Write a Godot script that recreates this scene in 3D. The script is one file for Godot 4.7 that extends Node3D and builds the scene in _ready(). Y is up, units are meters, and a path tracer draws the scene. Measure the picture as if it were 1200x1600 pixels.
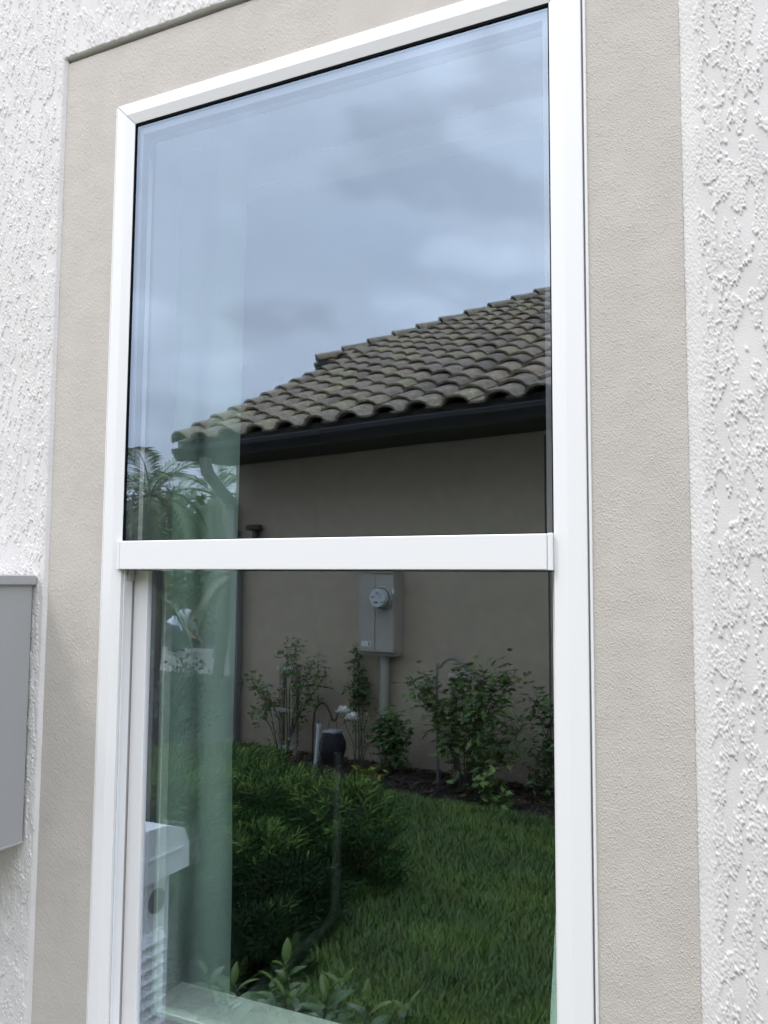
extends Node3D

# ------------------------------------------------------------------ helpers
class MB:
	var v := PackedVector3Array()
	var n := PackedVector3Array()
	var c := PackedColorArray()
	var uv := PackedVector2Array()
	var i := PackedInt32Array()
	var col := Color(1, 1, 1)

	func tri(a: Vector3, b: Vector3, d: Vector3, na: Vector3, nb: Vector3, nd: Vector3) -> void:
		var k := v.size()
		v.append(a); v.append(b); v.append(d)
		n.append(na); n.append(nb); n.append(nd)
		c.append(col); c.append(col); c.append(col)
		if (b - a).cross(d - a).dot(na + nb + nd) > 0.0:
			i.append(k); i.append(k + 2); i.append(k + 1)
		else:
			i.append(k); i.append(k + 1); i.append(k + 2)

	func ftri(a: Vector3, b: Vector3, d: Vector3, out: Vector3) -> void:
		var m := (b - a).cross(d - a).normalized()
		if m.dot(out) < 0.0:
			m = -m
		tri(a, b, d, m, m, m)

	func quad(a: Vector3, b: Vector3, d: Vector3, e: Vector3, out: Vector3) -> void:
		ftri(a, b, d, out)
		ftri(a, d, e, out)

	# chamfered box from corner lo to corner hi
	func box(lo: Vector3, hi: Vector3, ch := 0.0, t := Transform3D.IDENTITY) -> void:
		var mid := (lo + hi) * 0.5
		var h := (hi - lo) * 0.5
		var k := minf(ch, minf(h.x, minf(h.y, h.z)) * 0.9)
		for ax in 3:
			var b := (ax + 1) % 3
			var d := (ax + 2) % 3
			for s: float in [-1.0, 1.0]:
				var q: Array[Vector3] = []
				for w: Vector2 in [Vector2(-1, -1), Vector2(1, -1), Vector2(1, 1), Vector2(-1, 1)]:
					var p := Vector3.ZERO
					p[ax] = s * h[ax]
					p[b] = w.x * (h[b] - k)
					p[d] = w.y * (h[d] - k)
					q.append(t * (mid + p))
				var o := Vector3.ZERO
				o[ax] = s
				quad(q[0], q[1], q[2], q[3], t.basis * o)
			if k > 0.0:
				for s1: float in [-1.0, 1.0]:
					for s2: float in [-1.0, 1.0]:
						var q: Array[Vector3] = []
						for w in 4:
							var p := Vector3.ZERO
							p[ax] = (h[ax] - k) * (-1.0 if w == 0 or w == 3 else 1.0)
							p[b] = s1 * (h[b] - (0.0 if w < 2 else k))
							p[d] = s2 * (h[d] - (k if w < 2 else 0.0))
							q.append(t * (mid + p))
						var o := Vector3.ZERO
						o[b] = s1
						o[d] = s2
						quad(q[0], q[1], q[2], q[3], t.basis * o)
		if k > 0.0:
			for sx: float in [-1.0, 1.0]:
				for sy: float in [-1.0, 1.0]:
					for sz: float in [-1.0, 1.0]:
						var sg := Vector3(sx, sy, sz)
						ftri(t * (mid + sg * Vector3(h.x, h.y - k, h.z - k)), t * (mid + sg * Vector3(h.x - k, h.y, h.z - k)), t * (mid + sg * Vector3(h.x - k, h.y - k, h.z)), t.basis * sg)

	# tube along a path, radii per point
	func tube(path: Array, rad: Array, sides := 8, cap := true) -> void:
		var rings: Array = []
		var up := Vector3(0.3, 0.9, 0.2).normalized()
		for k in path.size():
			var dir: Vector3 = (path[mini(k + 1, path.size() - 1)] - path[maxi(k - 1, 0)]).normalized()
			var sx := dir.cross(up)
			if sx.length() < 0.05:
				sx = dir.cross(Vector3(1, 0.1, 0))
			sx = sx.normalized()
			var sy := sx.cross(dir).normalized()
			up = sy
			var ring := PackedVector3Array()
			for s in sides:
				var a := TAU * s / sides
				ring.append(sx * cos(a) + sy * sin(a))
			rings.append(ring)
		for k in path.size() - 1:
			for s in sides:
				var s2 := (s + 1) % sides
				var r0: PackedVector3Array = rings[k]
				var r1: PackedVector3Array = rings[k + 1]
				var p0: Vector3 = path[k]
				var p1: Vector3 = path[k + 1]
				var a: Vector3 = p0 + r0[s] * rad[k]
				var b: Vector3 = p0 + r0[s2] * rad[k]
				var d: Vector3 = p1 + r1[s2] * rad[k + 1]
				var e: Vector3 = p1 + r1[s] * rad[k + 1]
				tri(a, b, d, r0[s], r0[s2], r1[s2])
				tri(a, d, e, r0[s], r1[s2], r1[s])
		if cap:
			for z in 2:
				var k: int = 0 if z == 0 else path.size() - 1
				var o: Vector3 = (path[0] - path[1]) if z == 0 else (path[k] - path[k - 1])
				var r: PackedVector3Array = rings[k]
				var p: Vector3 = path[k]
				for s in sides:
					ftri(p, p + r[s] * rad[k], p + r[(s + 1) % sides] * rad[k], o)

	# profile of points (closed polygon) swept along a vector; flat sides
	func prism(prof: Array, along: Vector3, cap := true) -> void:
		var mid := Vector3.ZERO
		for p: Vector3 in prof:
			mid += p
		mid /= prof.size()
		for k in prof.size():
			var a: Vector3 = prof[k]
			var b: Vector3 = prof[(k + 1) % prof.size()]
			var nn := (b - a).cross(along).normalized()
			var flip := nn.dot((a + b) * 0.5 - mid) < 0.0
			quad(a, b, b + along, a + along, -nn if flip else nn)
		if cap:
			for z in 2:
				var o := -along if z == 0 else along
				var off := Vector3.ZERO if z == 0 else along
				for k in prof.size():
					ftri(mid + off, prof[k] + off, prof[(k + 1) % prof.size()] + off, o)

	# a leaf folded along its middle
	func leaf(p: Vector3, dir: Vector3, up: Vector3, len_: float, wid: float, fold := 0.25) -> void:
		var side := dir.cross(up).normalized()
		var nn := side.cross(dir).normalized()
		var m := p + dir * len_ * 0.45 - nn * wid * fold
		var l := p + dir * len_ * 0.4 + side * wid * 0.5
		var r := p + dir * len_ * 0.4 - side * wid * 0.5
		var tip := p + dir * len_ - nn * len_ * 0.12
		ftri(p, l, m, nn); ftri(l, tip, m, nn)
		ftri(p, m, r, nn); ftri(m, tip, r, nn)

	# a narrow blade, two triangles
	func blade(p: Vector3, dir: Vector3, up: Vector3, len_: float, wid: float) -> void:
		var side := dir.cross(up).normalized()
		var nn := side.cross(dir).normalized()
		var m := p + dir * len_ * 0.55 + nn * len_ * 0.05
		var tip := p + dir * len_ - nn * len_ * 0.1
		ftri(p, m + side * wid * 0.5, m - side * wid * 0.5, nn)
		ftri(m + side * wid * 0.5, tip, m - side * wid * 0.5, nn)

	func ball(p: Vector3, r: Vector3, rows := 8, cols := 12) -> void:
		for a in rows:
			for b in cols:
				var q: Array[Vector3] = []
				for w: Vector2i in [Vector2i(0, 0), Vector2i(1, 0), Vector2i(1, 1), Vector2i(0, 1)]:
					var th := PI * (a + w.x) / rows
					var ph := TAU * (b + w.y) / cols
					q.append(Vector3(sin(th) * cos(ph), cos(th), sin(th) * sin(ph)))
				if a > 0:
					tri(p + q[0] * r, p + q[1] * r, p + q[3] * r, q[0], q[1], q[3])
				if a < rows - 1:
					tri(p + q[1] * r, p + q[2] * r, p + q[3] * r, q[1], q[2], q[3])

	# surface of revolution round the y axis at p: profile of (radius, y)
	func lathe(p: Vector3, prof: Array, sides := 20) -> void:
		for k in prof.size() - 1:
			var a: Vector2 = prof[k]
			var b: Vector2 = prof[k + 1]
			var pn := Vector2(b.y - a.y, a.x - b.x).normalized()
			for s in sides:
				var t0 := TAU * s / sides
				var t1 := TAU * (s + 1) / sides
				var c0 := Vector3(cos(t0), 0, sin(t0))
				var c1 := Vector3(cos(t1), 0, sin(t1))
				var n0 := c0 * pn.x + Vector3.UP * pn.y
				var n1 := c1 * pn.x + Vector3.UP * pn.y
				var va := p + c0 * a.x + Vector3.UP * a.y
				var vb := p + c1 * a.x + Vector3.UP * a.y
				var vd := p + c1 * b.x + Vector3.UP * b.y
				var ve := p + c0 * b.x + Vector3.UP * b.y
				if a.x > 0.0:
					tri(va, vb, vd, n0, n1, n1)
				if b.x > 0.0:
					tri(va, vd, ve, n0, n1, n0)

	func into(m: ArrayMesh, mat: Material) -> void:
		var a := []
		a.resize(Mesh.ARRAY_MAX)
		a[Mesh.ARRAY_VERTEX] = v
		a[Mesh.ARRAY_NORMAL] = n
		a[Mesh.ARRAY_COLOR] = c
		a[Mesh.ARRAY_INDEX] = i
		if uv.size() == v.size():
			a[Mesh.ARRAY_TEX_UV] = uv
		m.add_surface_from_arrays(Mesh.PRIMITIVE_TRIANGLES, a)
		m.surface_set_material(m.get_surface_count() - 1, mat)

	func mesh(mat: Material) -> ArrayMesh:
		var m := ArrayMesh.new()
		into(m, mat)
		return m

var rng := RandomNumberGenerator.new()
var M := {}
var taken := {}

func numbered(called: String) -> String:
	taken[called] = taken.get(called, -1) + 1
	return called if taken[called] == 0 else "%s_%03d" % [called, taken[called]]

func thing(called: String, label: String, category: String, at := Vector3.ZERO, group := "") -> Node3D:
	var o := Node3D.new()
	o.name = numbered(called)
	o.position = at
	add_child(o, true)
	tag(o, label, category, group)
	return o

func tag(o: Node, label: String, category := "", group := "") -> void:
	o.set_meta("label", label)
	if category:
		o.set_meta("category", category)
	if group:
		o.set_meta("group", group)

func put(called: String, mb: Variant, mat: Material, parent: Node) -> MeshInstance3D:
	var o := MeshInstance3D.new()
	o.name = called
	o.mesh = mb.mesh(mat) if mb is MB else mb
	parent.add_child(o, true)
	if parent == self:
		o.name = numbered(called)
	else:
		var k := 0
		for s in parent.get_children():
			if s != o and (s.name == called or String(s.name).begins_with(called + "_") and String(s.name).trim_prefix(called + "_").is_valid_int()):
				k += 1
		o.name = called if k == 0 else "%s_%03d" % [called, k]
	return o

func boxed(lo: Vector3, hi: Vector3, ch := 0.0) -> MB:
	var b := MB.new()
	b.box(lo, hi, ch)
	return b

func lin(r: float, g: float, b: float, a := 1.0) -> Color:
	var k := Color(r, g, b).linear_to_srgb()
	k.a = a
	return k

func noise(seed_: int, freq: float, oct := 1) -> FastNoiseLite:
	var f := FastNoiseLite.new()
	f.seed = seed_
	f.noise_type = FastNoiseLite.TYPE_SIMPLEX_SMOOTH
	f.frequency = freq
	f.fractal_type = FastNoiseLite.FRACTAL_FBM if oct > 1 else FastNoiseLite.FRACTAL_NONE
	f.fractal_octaves = oct
	return f

func noise_tex(f: FastNoiseLite, size: int, lo := -1.0, hi := -1.0) -> NoiseTexture2D:
	var t := NoiseTexture2D.new()
	t.noise = f
	t.width = size
	t.height = size
	t.seamless = true
	t.generate_mipmaps = false
	if lo >= 0.0:
		var g := Gradient.new()
		g.offsets = PackedFloat32Array([0.2, 0.8])
		g.colors = PackedColorArray([Color(lo, lo, lo), Color(hi, hi, hi)])
		t.color_ramp = g
	return t

func mat(called: String, col: Color, rough := 0.7, metal := 0.0) -> StandardMaterial3D:
	var m := StandardMaterial3D.new()
	m.resource_name = called
	m.albedo_color = col
	m.roughness = rough
	m.metallic = metal
	M[called] = m
	return m

func triplanar(m: StandardMaterial3D, per_metre: float) -> void:
	m.uv1_triplanar = true
	m.uv1_world_triplanar = true
	m.uv1_scale = Vector3.ONE * per_metre

func leafy(called: String, rough := 0.5, back := 0.25) -> StandardMaterial3D:
	var m := mat(called, Color.WHITE, rough)
	m.vertex_color_use_as_albedo = true
	m.cull_mode = BaseMaterial3D.CULL_DISABLED
	if back > 0.0:
		m.backlight_enabled = true
		m.backlight = Color(back, back, back * 0.6)
	return m

func rv(s := 1.0) -> Vector3:
	return Vector3(rng.randf_range(-s, s), rng.randf_range(-s, s), rng.randf_range(-s, s))

func rdir() -> Vector3:
	var d := rv()
	while d.length() > 1.0 or d.length() < 0.1:
		d = rv()
	return d.normalized()

func tint(base: Color, spread: float) -> Color:
	var k := rng.randf_range(1.0 - spread, 1.0 + spread)
	var h := rng.randf_range(-spread, spread) * 0.4
	return Color(clampf(base.r * k * (1.0 + h), 0, 1), clampf(base.g * k, 0, 1), clampf(base.b * k * (1.0 - h), 0, 1))

# ------------------------------------------------------------------ the neighbour's axes: x along its wall, y up, -z towards us
const TURN := 0.1222
const CORNER := Vector3(-3.215, 0.0, 4.913)
var near_frame := Transform3D(Basis(Vector3.UP, TURN), CORNER)

func N(u: float, y: float, w: float) -> Vector3:  # w metres in front of the neighbour's wall
	return near_frame * Vector3(u, y, -w)

# ------------------------------------------------------------------ scene
func _ready() -> void:
	rng.seed = 7
	var cam := Camera3D.new()
	cam.name = "camera"
	cam.basis = Basis(Vector3.UP, 0.44311) * Basis(Vector3.RIGHT, 0.08005) * Basis(Vector3.BACK, 0.00638)
	cam.position = Vector3(1.1823, 1.52, 1.2230)
	cam.fov = 63.215
	cam.near = 0.02
	cam.far = 400.0
	add_child(cam)
	cam.current = true

	var env := Environment.new()
	env.background_mode = Environment.BG_SKY
	env.tonemap_mode = Environment.TONE_MAPPER_LINEAR
	env.tonemap_exposure = 1.40
	env.background_energy_multiplier = 2.35
	env.sdfgi_enabled = true
	env.ssao_enabled = true
	env.ssil_enabled = true
	var sky := Sky.new()
	var pano := PanoramaSkyMaterial.new()
	pano.panorama = sky_picture()
	sky.sky_material = pano
	env.sky = sky
	var we := WorldEnvironment.new()
	we.name = "world_environment"
	we.environment = env
	add_child(we)

	var sun := DirectionalLight3D.new()
	sun.name = "sun"
	sun.light_energy = 0.30
	sun.light_color = Color(1.0, 0.97, 0.93)
	sun.light_angular_distance = 12.0
	sun.shadow_enabled = true
	sun.basis = Basis.looking_at(-Vector3(-0.42, 0.80, 0.36).normalized(), Vector3.UP)
	add_child(sun)

	materials()
	ground()
	house()
	utility_box()
	curtains()
	neighbour()
	wall_things()
	garden()
	far_things()

func sky_picture() -> ImageTexture:
	var w := 1024
	var h := 512
	var im := Image.create_empty(w, h, false, Image.FORMAT_RGBF)
	var big := noise(11, 1.3, 4)
	var fine := noise(12, 3.4, 4)
	var bank := Vector3(-0.50, 0.60, 0.63).normalized()
	for y in h:
		var el := PI * (0.5 - (y + 0.5) / h)
		for x in w:
			var ph := TAU * ((x + 0.5) / w - 0.25)
			var d := Vector3(cos(ph) * cos(el), sin(el), sin(ph) * cos(el))
			var up := maxf(d.y, 0.0)
			var q := Vector3(d.x, d.y * 2.6 + 0.25 * d.x, d.z)
			var a := big.get_noise_3dv(q)
			var b := fine.get_noise_3dv(q)
			var k := (0.53 + 0.16 * up + 0.80 * up * up) * (1.0 + 0.20 * a + 0.10 * b)
			k *= 1.0 - 0.30 * exp(-d.distance_squared_to(bank) * 5.0)
			k *= 1.0 - 0.20 * smoothstep(0.10, 0.42, b + 0.5 * a)
			k *= 1.0 + 0.22 * smoothstep(0.22, 0.6, -b + 0.3 * a)
			var warm := 0.05 * a - 0.035 * (1.0 - up)
			im.set_pixel(x, y, Color(k * (0.955 + warm), k * 0.980, k * (1.075 - warm)))
	return ImageTexture.create_from_image(im)

func materials() -> void:
	var m := mat("white_stucco", lin(0.665, 0.648, 0.632), 0.75)
	m.albedo_texture = noise_tex(noise(21, 0.012, 4), 512, 0.965, 1.0)
	m.heightmap_enabled = true
	m.heightmap_texture = noise_tex(noise(22, 0.16, 3), 1024)
	m.heightmap_scale = 0.03
	triplanar(m, 1.7)
	m = mat("beige_stucco", lin(0.512, 0.477, 0.434), 0.8)
	m.albedo_texture = noise_tex(noise(23, 0.008, 3), 512, 0.975, 1.0)
	m.heightmap_enabled = true
	m.heightmap_texture = noise_tex(noise(24, 0.27, 2), 1024)
	m.heightmap_scale = 0.06
	triplanar(m, 1.9)
	m = mat("white_aluminium", lin(0.765, 0.767, 0.768), 0.38)
	mat("white_caulk", lin(0.80, 0.80, 0.78), 0.6)
	mat("grey_vinyl", lin(0.42, 0.43, 0.43), 0.5)
	mat("track", lin(0.30, 0.27, 0.255), 0.7)
	mat("black_gasket", lin(0.008, 0.009, 0.011), 0.9)
	M.black_gasket.metallic_specular = 0.1
	mat("grey_joint", lin(0.16, 0.16, 0.165), 0.8)
	mat("spacer", lin(0.16, 0.17, 0.19), 0.5, 0.4)
	var one := Image.create_empty(2, 2, false, Image.FORMAT_RGB8)
	one.fill(Color.WHITE)
	var wobble := noise_tex(noise(28, 0.012, 1), 256)
	for g: Array in [["coated_glass", Color(0.83, 0.915, 1.0, 0.245)], ["inner_coat", Color(0.90, 0.97, 1.0, 0.07)]]:
		m = mat(g[0], g[1], 0.0, 1.0)
		m.transparency = BaseMaterial3D.TRANSPARENCY_ALPHA
		m.albedo_texture = ImageTexture.create_from_image(one)
		m.heightmap_enabled = true
		m.heightmap_texture = wobble
		m.heightmap_scale = 0.010
		triplanar(m, 0.8)
		m.cull_mode = BaseMaterial3D.CULL_DISABLED
	m = mat("clear_glass", Color(0.02, 0.02, 0.02, 0.004), 0.0)
	m.transparency = BaseMaterial3D.TRANSPARENCY_ALPHA
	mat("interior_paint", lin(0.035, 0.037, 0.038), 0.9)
	mat("ceiling_paint", lin(0.26, 0.28, 0.29), 0.9)
	mat("beam_paint", lin(0.85, 0.87, 0.87), 0.6)
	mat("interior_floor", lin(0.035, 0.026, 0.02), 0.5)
	mat("reveal_paint", lin(0.16, 0.20, 0.185), 0.8)
	mat("glass_tinted_trim", lin(0.50, 0.66, 0.57), 0.4)  # the green is the tint of light through the glass, put into the colour
	m = mat("glass_tinted_cloth", lin(0.58, 0.86, 0.74), 0.9)  # cloth painted green in place of the tint the panes give the light
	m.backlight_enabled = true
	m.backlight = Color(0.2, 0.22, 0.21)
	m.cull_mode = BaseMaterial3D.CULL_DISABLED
	mat("rack_metal", lin(0.03, 0.036, 0.038), 0.5)
	mat("grey_box", lin(0.345, 0.35, 0.352), 0.45)
	# neighbour
	m = mat("taupe_stucco", lin(0.52, 0.425, 0.305), 0.85)
	m.albedo_texture = noise_tex(noise(26, 0.012, 4), 512, 0.955, 1.0)
	m.heightmap_enabled = true
	m.heightmap_texture = noise_tex(noise(27, 0.10, 3), 1024)
	m.heightmap_scale = 0.22
	triplanar(m, 0.9)
	mat("bronze_trim", lin(0.045, 0.043, 0.042), 0.45)
	mat("soffit_paint", lin(0.06, 0.057, 0.052), 0.8)
	mat("roof_deck", lin(0.05, 0.045, 0.04), 0.9)
	var stain := noise_tex(noise(31, 0.03, 5), 512, 0.6, 1.0)
	var tones := [[0.47, 0.37, 0.25], [0.38, 0.30, 0.215], [0.49, 0.405, 0.24], [0.42, 0.335, 0.245], [0.30, 0.235, 0.175], [0.49, 0.365, 0.25]]
	for k in tones.size():
		m = mat("roof_tile_%d" % k, lin(tones[k][0], tones[k][1], tones[k][2]), 0.85)
		m.albedo_texture = stain
		m.heightmap_enabled = true
		m.heightmap_texture = stain
		m.heightmap_scale = 0.25
		triplanar(m, 1.3)
	mat("meter_grey", lin(0.44, 0.40, 0.33), 0.5)
	mat("meter_dark", lin(0.03, 0.03, 0.032), 0.5)
	mat("meter_face", lin(0.62, 0.66, 0.64), 0.35)
	mat("sticker", lin(0.75, 0.77, 0.75), 0.5)
	m = mat("lens", Color(0.02, 0.02, 0.02, 0.01), 0.02)
	m.transparency = BaseMaterial3D.TRANSPARENCY_ALPHA
	m = mat("old_wood", lin(0.46, 0.39, 0.30), 0.9)
	m.albedo_texture = noise_tex(noise(33, 0.03, 4), 256, 0.6, 1.0)
	triplanar(m, 5.0)
	mat("pale_wood", lin(0.62, 0.60, 0.54), 0.85)
	mat("black_iron", lin(0.025, 0.025, 0.027), 0.5)
	mat("grey_iron", lin(0.20, 0.20, 0.19), 0.5)
	mat("white_plastic", lin(0.78, 0.80, 0.80), 0.4)
	m = mat("seed_sock", lin(0.022, 0.022, 0.026), 0.8)
	m.heightmap_enabled = true
	m.heightmap_texture = noise_tex(noise(34, 0.06, 2), 256)
	m.heightmap_scale = 0.5
	triplanar(m, 8.0)
	mat("generator_paint", lin(0.88, 0.88, 0.84), 0.45)
	mat("generator_shade", lin(0.10, 0.105, 0.10), 0.6)
	m = mat("mulch_soil", lin(0.035, 0.026, 0.02), 0.95)
	m.heightmap_enabled = true
	m.heightmap_texture = noise_tex(noise(35, 0.05, 4), 512)
	m.heightmap_scale = 3.0
	triplanar(m, 1.5)
	m = mat("soil", lin(0.03, 0.045, 0.016), 0.95)
	m.albedo_texture = noise_tex(noise(36, 0.02, 5), 512, 0.5, 1.0)
	triplanar(m, 0.4)
	m = mat("paving", lin(0.30, 0.26, 0.235), 0.85)
	m.albedo_texture = noise_tex(noise(37, 0.02, 5), 512, 0.8, 1.0)
	triplanar(m, 0.7)
	mat("bark", lin(0.10, 0.085, 0.065), 0.9)
	mat("cream_wall", lin(0.58, 0.55, 0.50), 0.85)
	mat("blue_paint", lin(0.06, 0.12, 0.55), 0.5)
	leafy("leaf", 0.45, 0.22)
	leafy("glossy_leaf", 0.36, 0.2)
	leafy("needle_leaf", 0.65, 0.2)
	M.needle_leaf.metallic_specular = 0.22
	leafy("grass_blade", 0.5, 0.25)
	leafy("tinted", 0.85, 0.0)
	leafy("petal", 0.7, 0.3)

func flat(called: String, pts: Array, y: float, m: Material) -> MeshInstance3D:
	var b := MB.new()
	var poly := PackedVector2Array()
	for p: Vector2 in pts:
		poly.append(p)
	var ids := Geometry2D.triangulate_polygon(poly)
	for k in range(0, ids.size(), 3):
		var q: Array[Vector3] = []
		for j in 3:
			q.append(Vector3(poly[ids[k + j]].x, y, poly[ids[k + j]].y))
		b.ftri(q[0], q[1], q[2], Vector3.UP)
	var o := put(called, b, m, self)
	o.set_meta("kind", "structure")
	return o

func ground() -> void:
	flat("ground", [Vector2(-160, -160), Vector2(160, -160), Vector2(160, 160), Vector2(-160, 160)], -0.02, M.soil)
	flat("driveway", [Vector2(-30, 9.6), Vector2(-4.6, 9.6), Vector2(-4.6, 13.4), Vector2(-30, 13.4)], -0.012, M.paving)
	# planting bed in front of the neighbour's wall
	var a := N(-0.1, 0, 0); var b := N(9, 0, 0); var c := N(9, 0, 0.74); var d := N(-0.1, 0, 0.76)
	var bed := MB.new()
	var hn := noise(41, 6.0, 3)
	for iu in 140:
		for iw in 12:
			var q: Array[Vector3] = []
			for s: Vector2i in [Vector2i(0, 0), Vector2i(1, 0), Vector2i(1, 1), Vector2i(0, 1)]:
				var u := -0.1 + (iu + s.x) * 0.045
				var w := (iw + s.y) * 0.062
				var p := N(u, 0, w)
				p.y = 0.02 + 0.05 * sin(PI * minf(w / 0.78 + 0.25, 1.0)) + 0.018 * hn.get_noise_2d(u, w) - (0.03 if iw + s.y >= 12 else 0.0)
				q.append(p)
			bed.quad(q[0], q[1], q[2], q[3], Vector3.UP)
	var o := put("planting_bed", bed, M.mulch_soil, self)
	o.set_meta("kind", "structure")
	# the bed under the hedge, left of the lawn
	o = flat("hedge_bed", [Vector2(-6.5, 1.0), Vector2(-0.30, 1.0), Vector2(-0.45, 1.7), Vector2(-0.72, 2.55), Vector2(-1.2, 3.85), Vector2(-1.9, 3.9), Vector2(-6.5, 3.4)], -0.004, M.mulch_soil)
	o = flat("wall_bed", [Vector2(-6.5, 0.01), Vector2(3.5, 0.01), Vector2(3.5, 0.85), Vector2(-0.2, 0.85), Vector2(-0.2, 0.99), Vector2(-6.5, 0.99)], -0.008, M.mulch_soil)
	# mulch chips
	var chip := MB.new()
	chip.col = Color(1, 1, 1)
	chip.box(Vector3(-0.018, -0.003, -0.007), Vector3(0.018, 0.003, 0.007), 0.0)
	var mm := MultiMesh.new()
	mm.transform_format = MultiMesh.TRANSFORM_3D
	mm.use_colors = true
	mm.mesh = chip.mesh(M.tinted)
	mm.instance_count = 5200
	for k in mm.instance_count:
		var p: Vector3
		if k < 3600:
			var w := rng.randf_range(0.0, 0.76)
			p = N(rng.randf_range(-0.1, 4.6), 0.035 + 0.05 * sin(PI * minf(w / 0.78 + 0.25, 1.0)), w)
		else:
			p = Vector3(rng.randf_range(-3.2, -0.5), 0.004, rng.randf_range(1.1, 3.4))
		mm.set_instance_transform(k, Transform3D(Basis.from_euler(rv(1.0) * Vector3(0.5, 3.1, 0.5)).scaled(Vector3.ONE * rng.randf_range(0.5, 1.5)), p))
		var t := tint(Color(0.055, 0.038, 0.026), 0.5)
		if rng.randf() < 0.035:
			t = tint(Color(0.40, 0.26, 0.05), 0.4)
		elif rng.randf() < 0.03:
			t = tint(Color(0.30, 0.26, 0.20), 0.3)
		mm.set_instance_color(k, t)
	var ch := MultiMeshInstance3D.new()
	ch.multimesh = mm
	ch.name = "mulch"
	add_child(ch)
	ch.set_meta("kind", "stuff")
	tag(ch, "dark wood mulch with fallen yellow leaves under the shrubs along the house wall", "mulch")
	# lawn of broad blades
	var tuft := MB.new()
	for k in 9:
		tuft.col = tint(Color(0.80, 0.85, 0.75), 0.25)
		var ang := rng.randf() * TAU
		var lean := rng.randf_range(0.25, 1.0)
		var dir := Vector3(cos(ang) * lean, 1.0, sin(ang) * lean).normalized()
		tuft.blade(Vector3(rng.randf_range(-0.025, 0.025), -0.01, rng.randf_range(-0.025, 0.025)), dir, Vector3(-sin(ang), 0.0, cos(ang)).cross(dir), rng.randf_range(0.05, 0.105), rng.randf_range(0.005, 0.009))
	mm = MultiMesh.new()
	mm.transform_format = MultiMesh.TRANSFORM_3D
	mm.use_colors = true
	mm.mesh = tuft.mesh(M.grass_blade)
	var spots: Array[Vector3] = []
	var patch := noise(42, 1.4, 3)
	while spots.size() < 26000:
		var p := Vector3(rng.randf_range(-4.0, 3.2), 0, rng.randf_range(0.86, 4.6))
		if rng.randf() > 0.25 and (p.x > 1.6 or p.x < -1.6):
			continue
		var loc := near_frame.affine_inverse() * p
		if loc.z > -0.70:
			continue
		var edge := -0.25
		if p.z > 3.85:
			edge = -9.0 if p.z > 3.95 else -1.3
		elif p.z > 1.0:
			edge = lerpf(-0.30, -1.22, (p.z - 1.0) / 2.85)
		if p.x < edge + 0.04 * sin(p.z * 23.0):
			continue
		spots.append(p)
	mm.instance_count = spots.size()
	for k in spots.size():
		mm.set_instance_transform(k, Transform3D(Basis(Vector3.UP, rng.randf() * TAU).scaled(Vector3.ONE * rng.randf_range(0.7, 1.25)), spots[k]))
		var g := patch.get_noise_2d(spots[k].x, spots[k].z)
		if rng.randf() < 0.05:
			mm.set_instance_color(k, tint(Color(0.30, 0.27, 0.09), 0.3))
			continue
		mm.set_instance_color(k, tint(Color(0.14 + 0.08 * g, 0.225 + 0.09 * g, 0.037), 0.45))
	var lawn := MultiMeshInstance3D.new()
	lawn.multimesh = mm
	lawn.name = "lawn_grass"
	add_child(lawn)
	lawn.set_meta("kind", "stuff")
	tag(lawn, "thick green lawn grass between the two houses", "grass")

# ------------------------------------------------------------------ our house: the wall, its surround, the window and the room behind
const BL := -0.147
const BR := 1.070
const BT := 2.607
const BB := 0.44
const SZ := -0.0065
const WT := 2.4675
const WB := 0.60
const WR := 0.93
var n_patch := FastNoiseLite.new()
var n_stripe := FastNoiseLite.new()
var n_crumb := FastNoiseLite.new()
var n_fine := FastNoiseLite.new()
var n_grain := FastNoiseLite.new()

func stucco(x: float, y: float, d: float, fall: float) -> float:
	# trowelled knock-down: flat skim with upright, ragged, lipped patches standing proud
	var s := n_stripe.get_noise_2d(x * 46.0, y * 3.4)
	var wx := x + 0.003 * n_crumb.get_noise_2d(x * 30.0 + 7.0, y * 30.0)
	var t := n_patch.get_noise_2d(wx * 50.0, y * 14.0) + 0.45 * s + 0.02 + 0.22 * n_stripe.get_noise_2d(x * 6.0 + 31.0, y * 5.0)
	var keep := smoothstep(0.35 * fall, 1.1 * fall + 0.006, d)
	var a := smoothstep(-0.015, 0.035, t) * keep
	var cr := n_crumb.get_noise_2d(x * 205.0, y * 170.0)
	var rough := n_fine.get_noise_2d(x * 430.0, y * 430.0)
	var base := (-0.014 if fall < 0.006 else -0.0075) * (1.0 - smoothstep(0.0, fall, d))
	var near_edge := 1.0 - smoothstep(fall * 0.3, fall * 1.4, d)
	var lip := exp(-pow((t - 0.045) / 0.05, 2.0)) * keep
	var low := 0.0003 * n_patch.get_noise_2d(x * 9.0 + 40.0, y * 5.0)
	var pits := 0.0007 * maxf(0.0, -cr - 0.25) * a
	return base + low + a * (0.0011 + 0.0006 * cr + 0.0006 * rough) + lip * (0.0008 + 0.0010 * maxf(cr, 0.0)) - pits + near_edge * 0.0007 * rough

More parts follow.
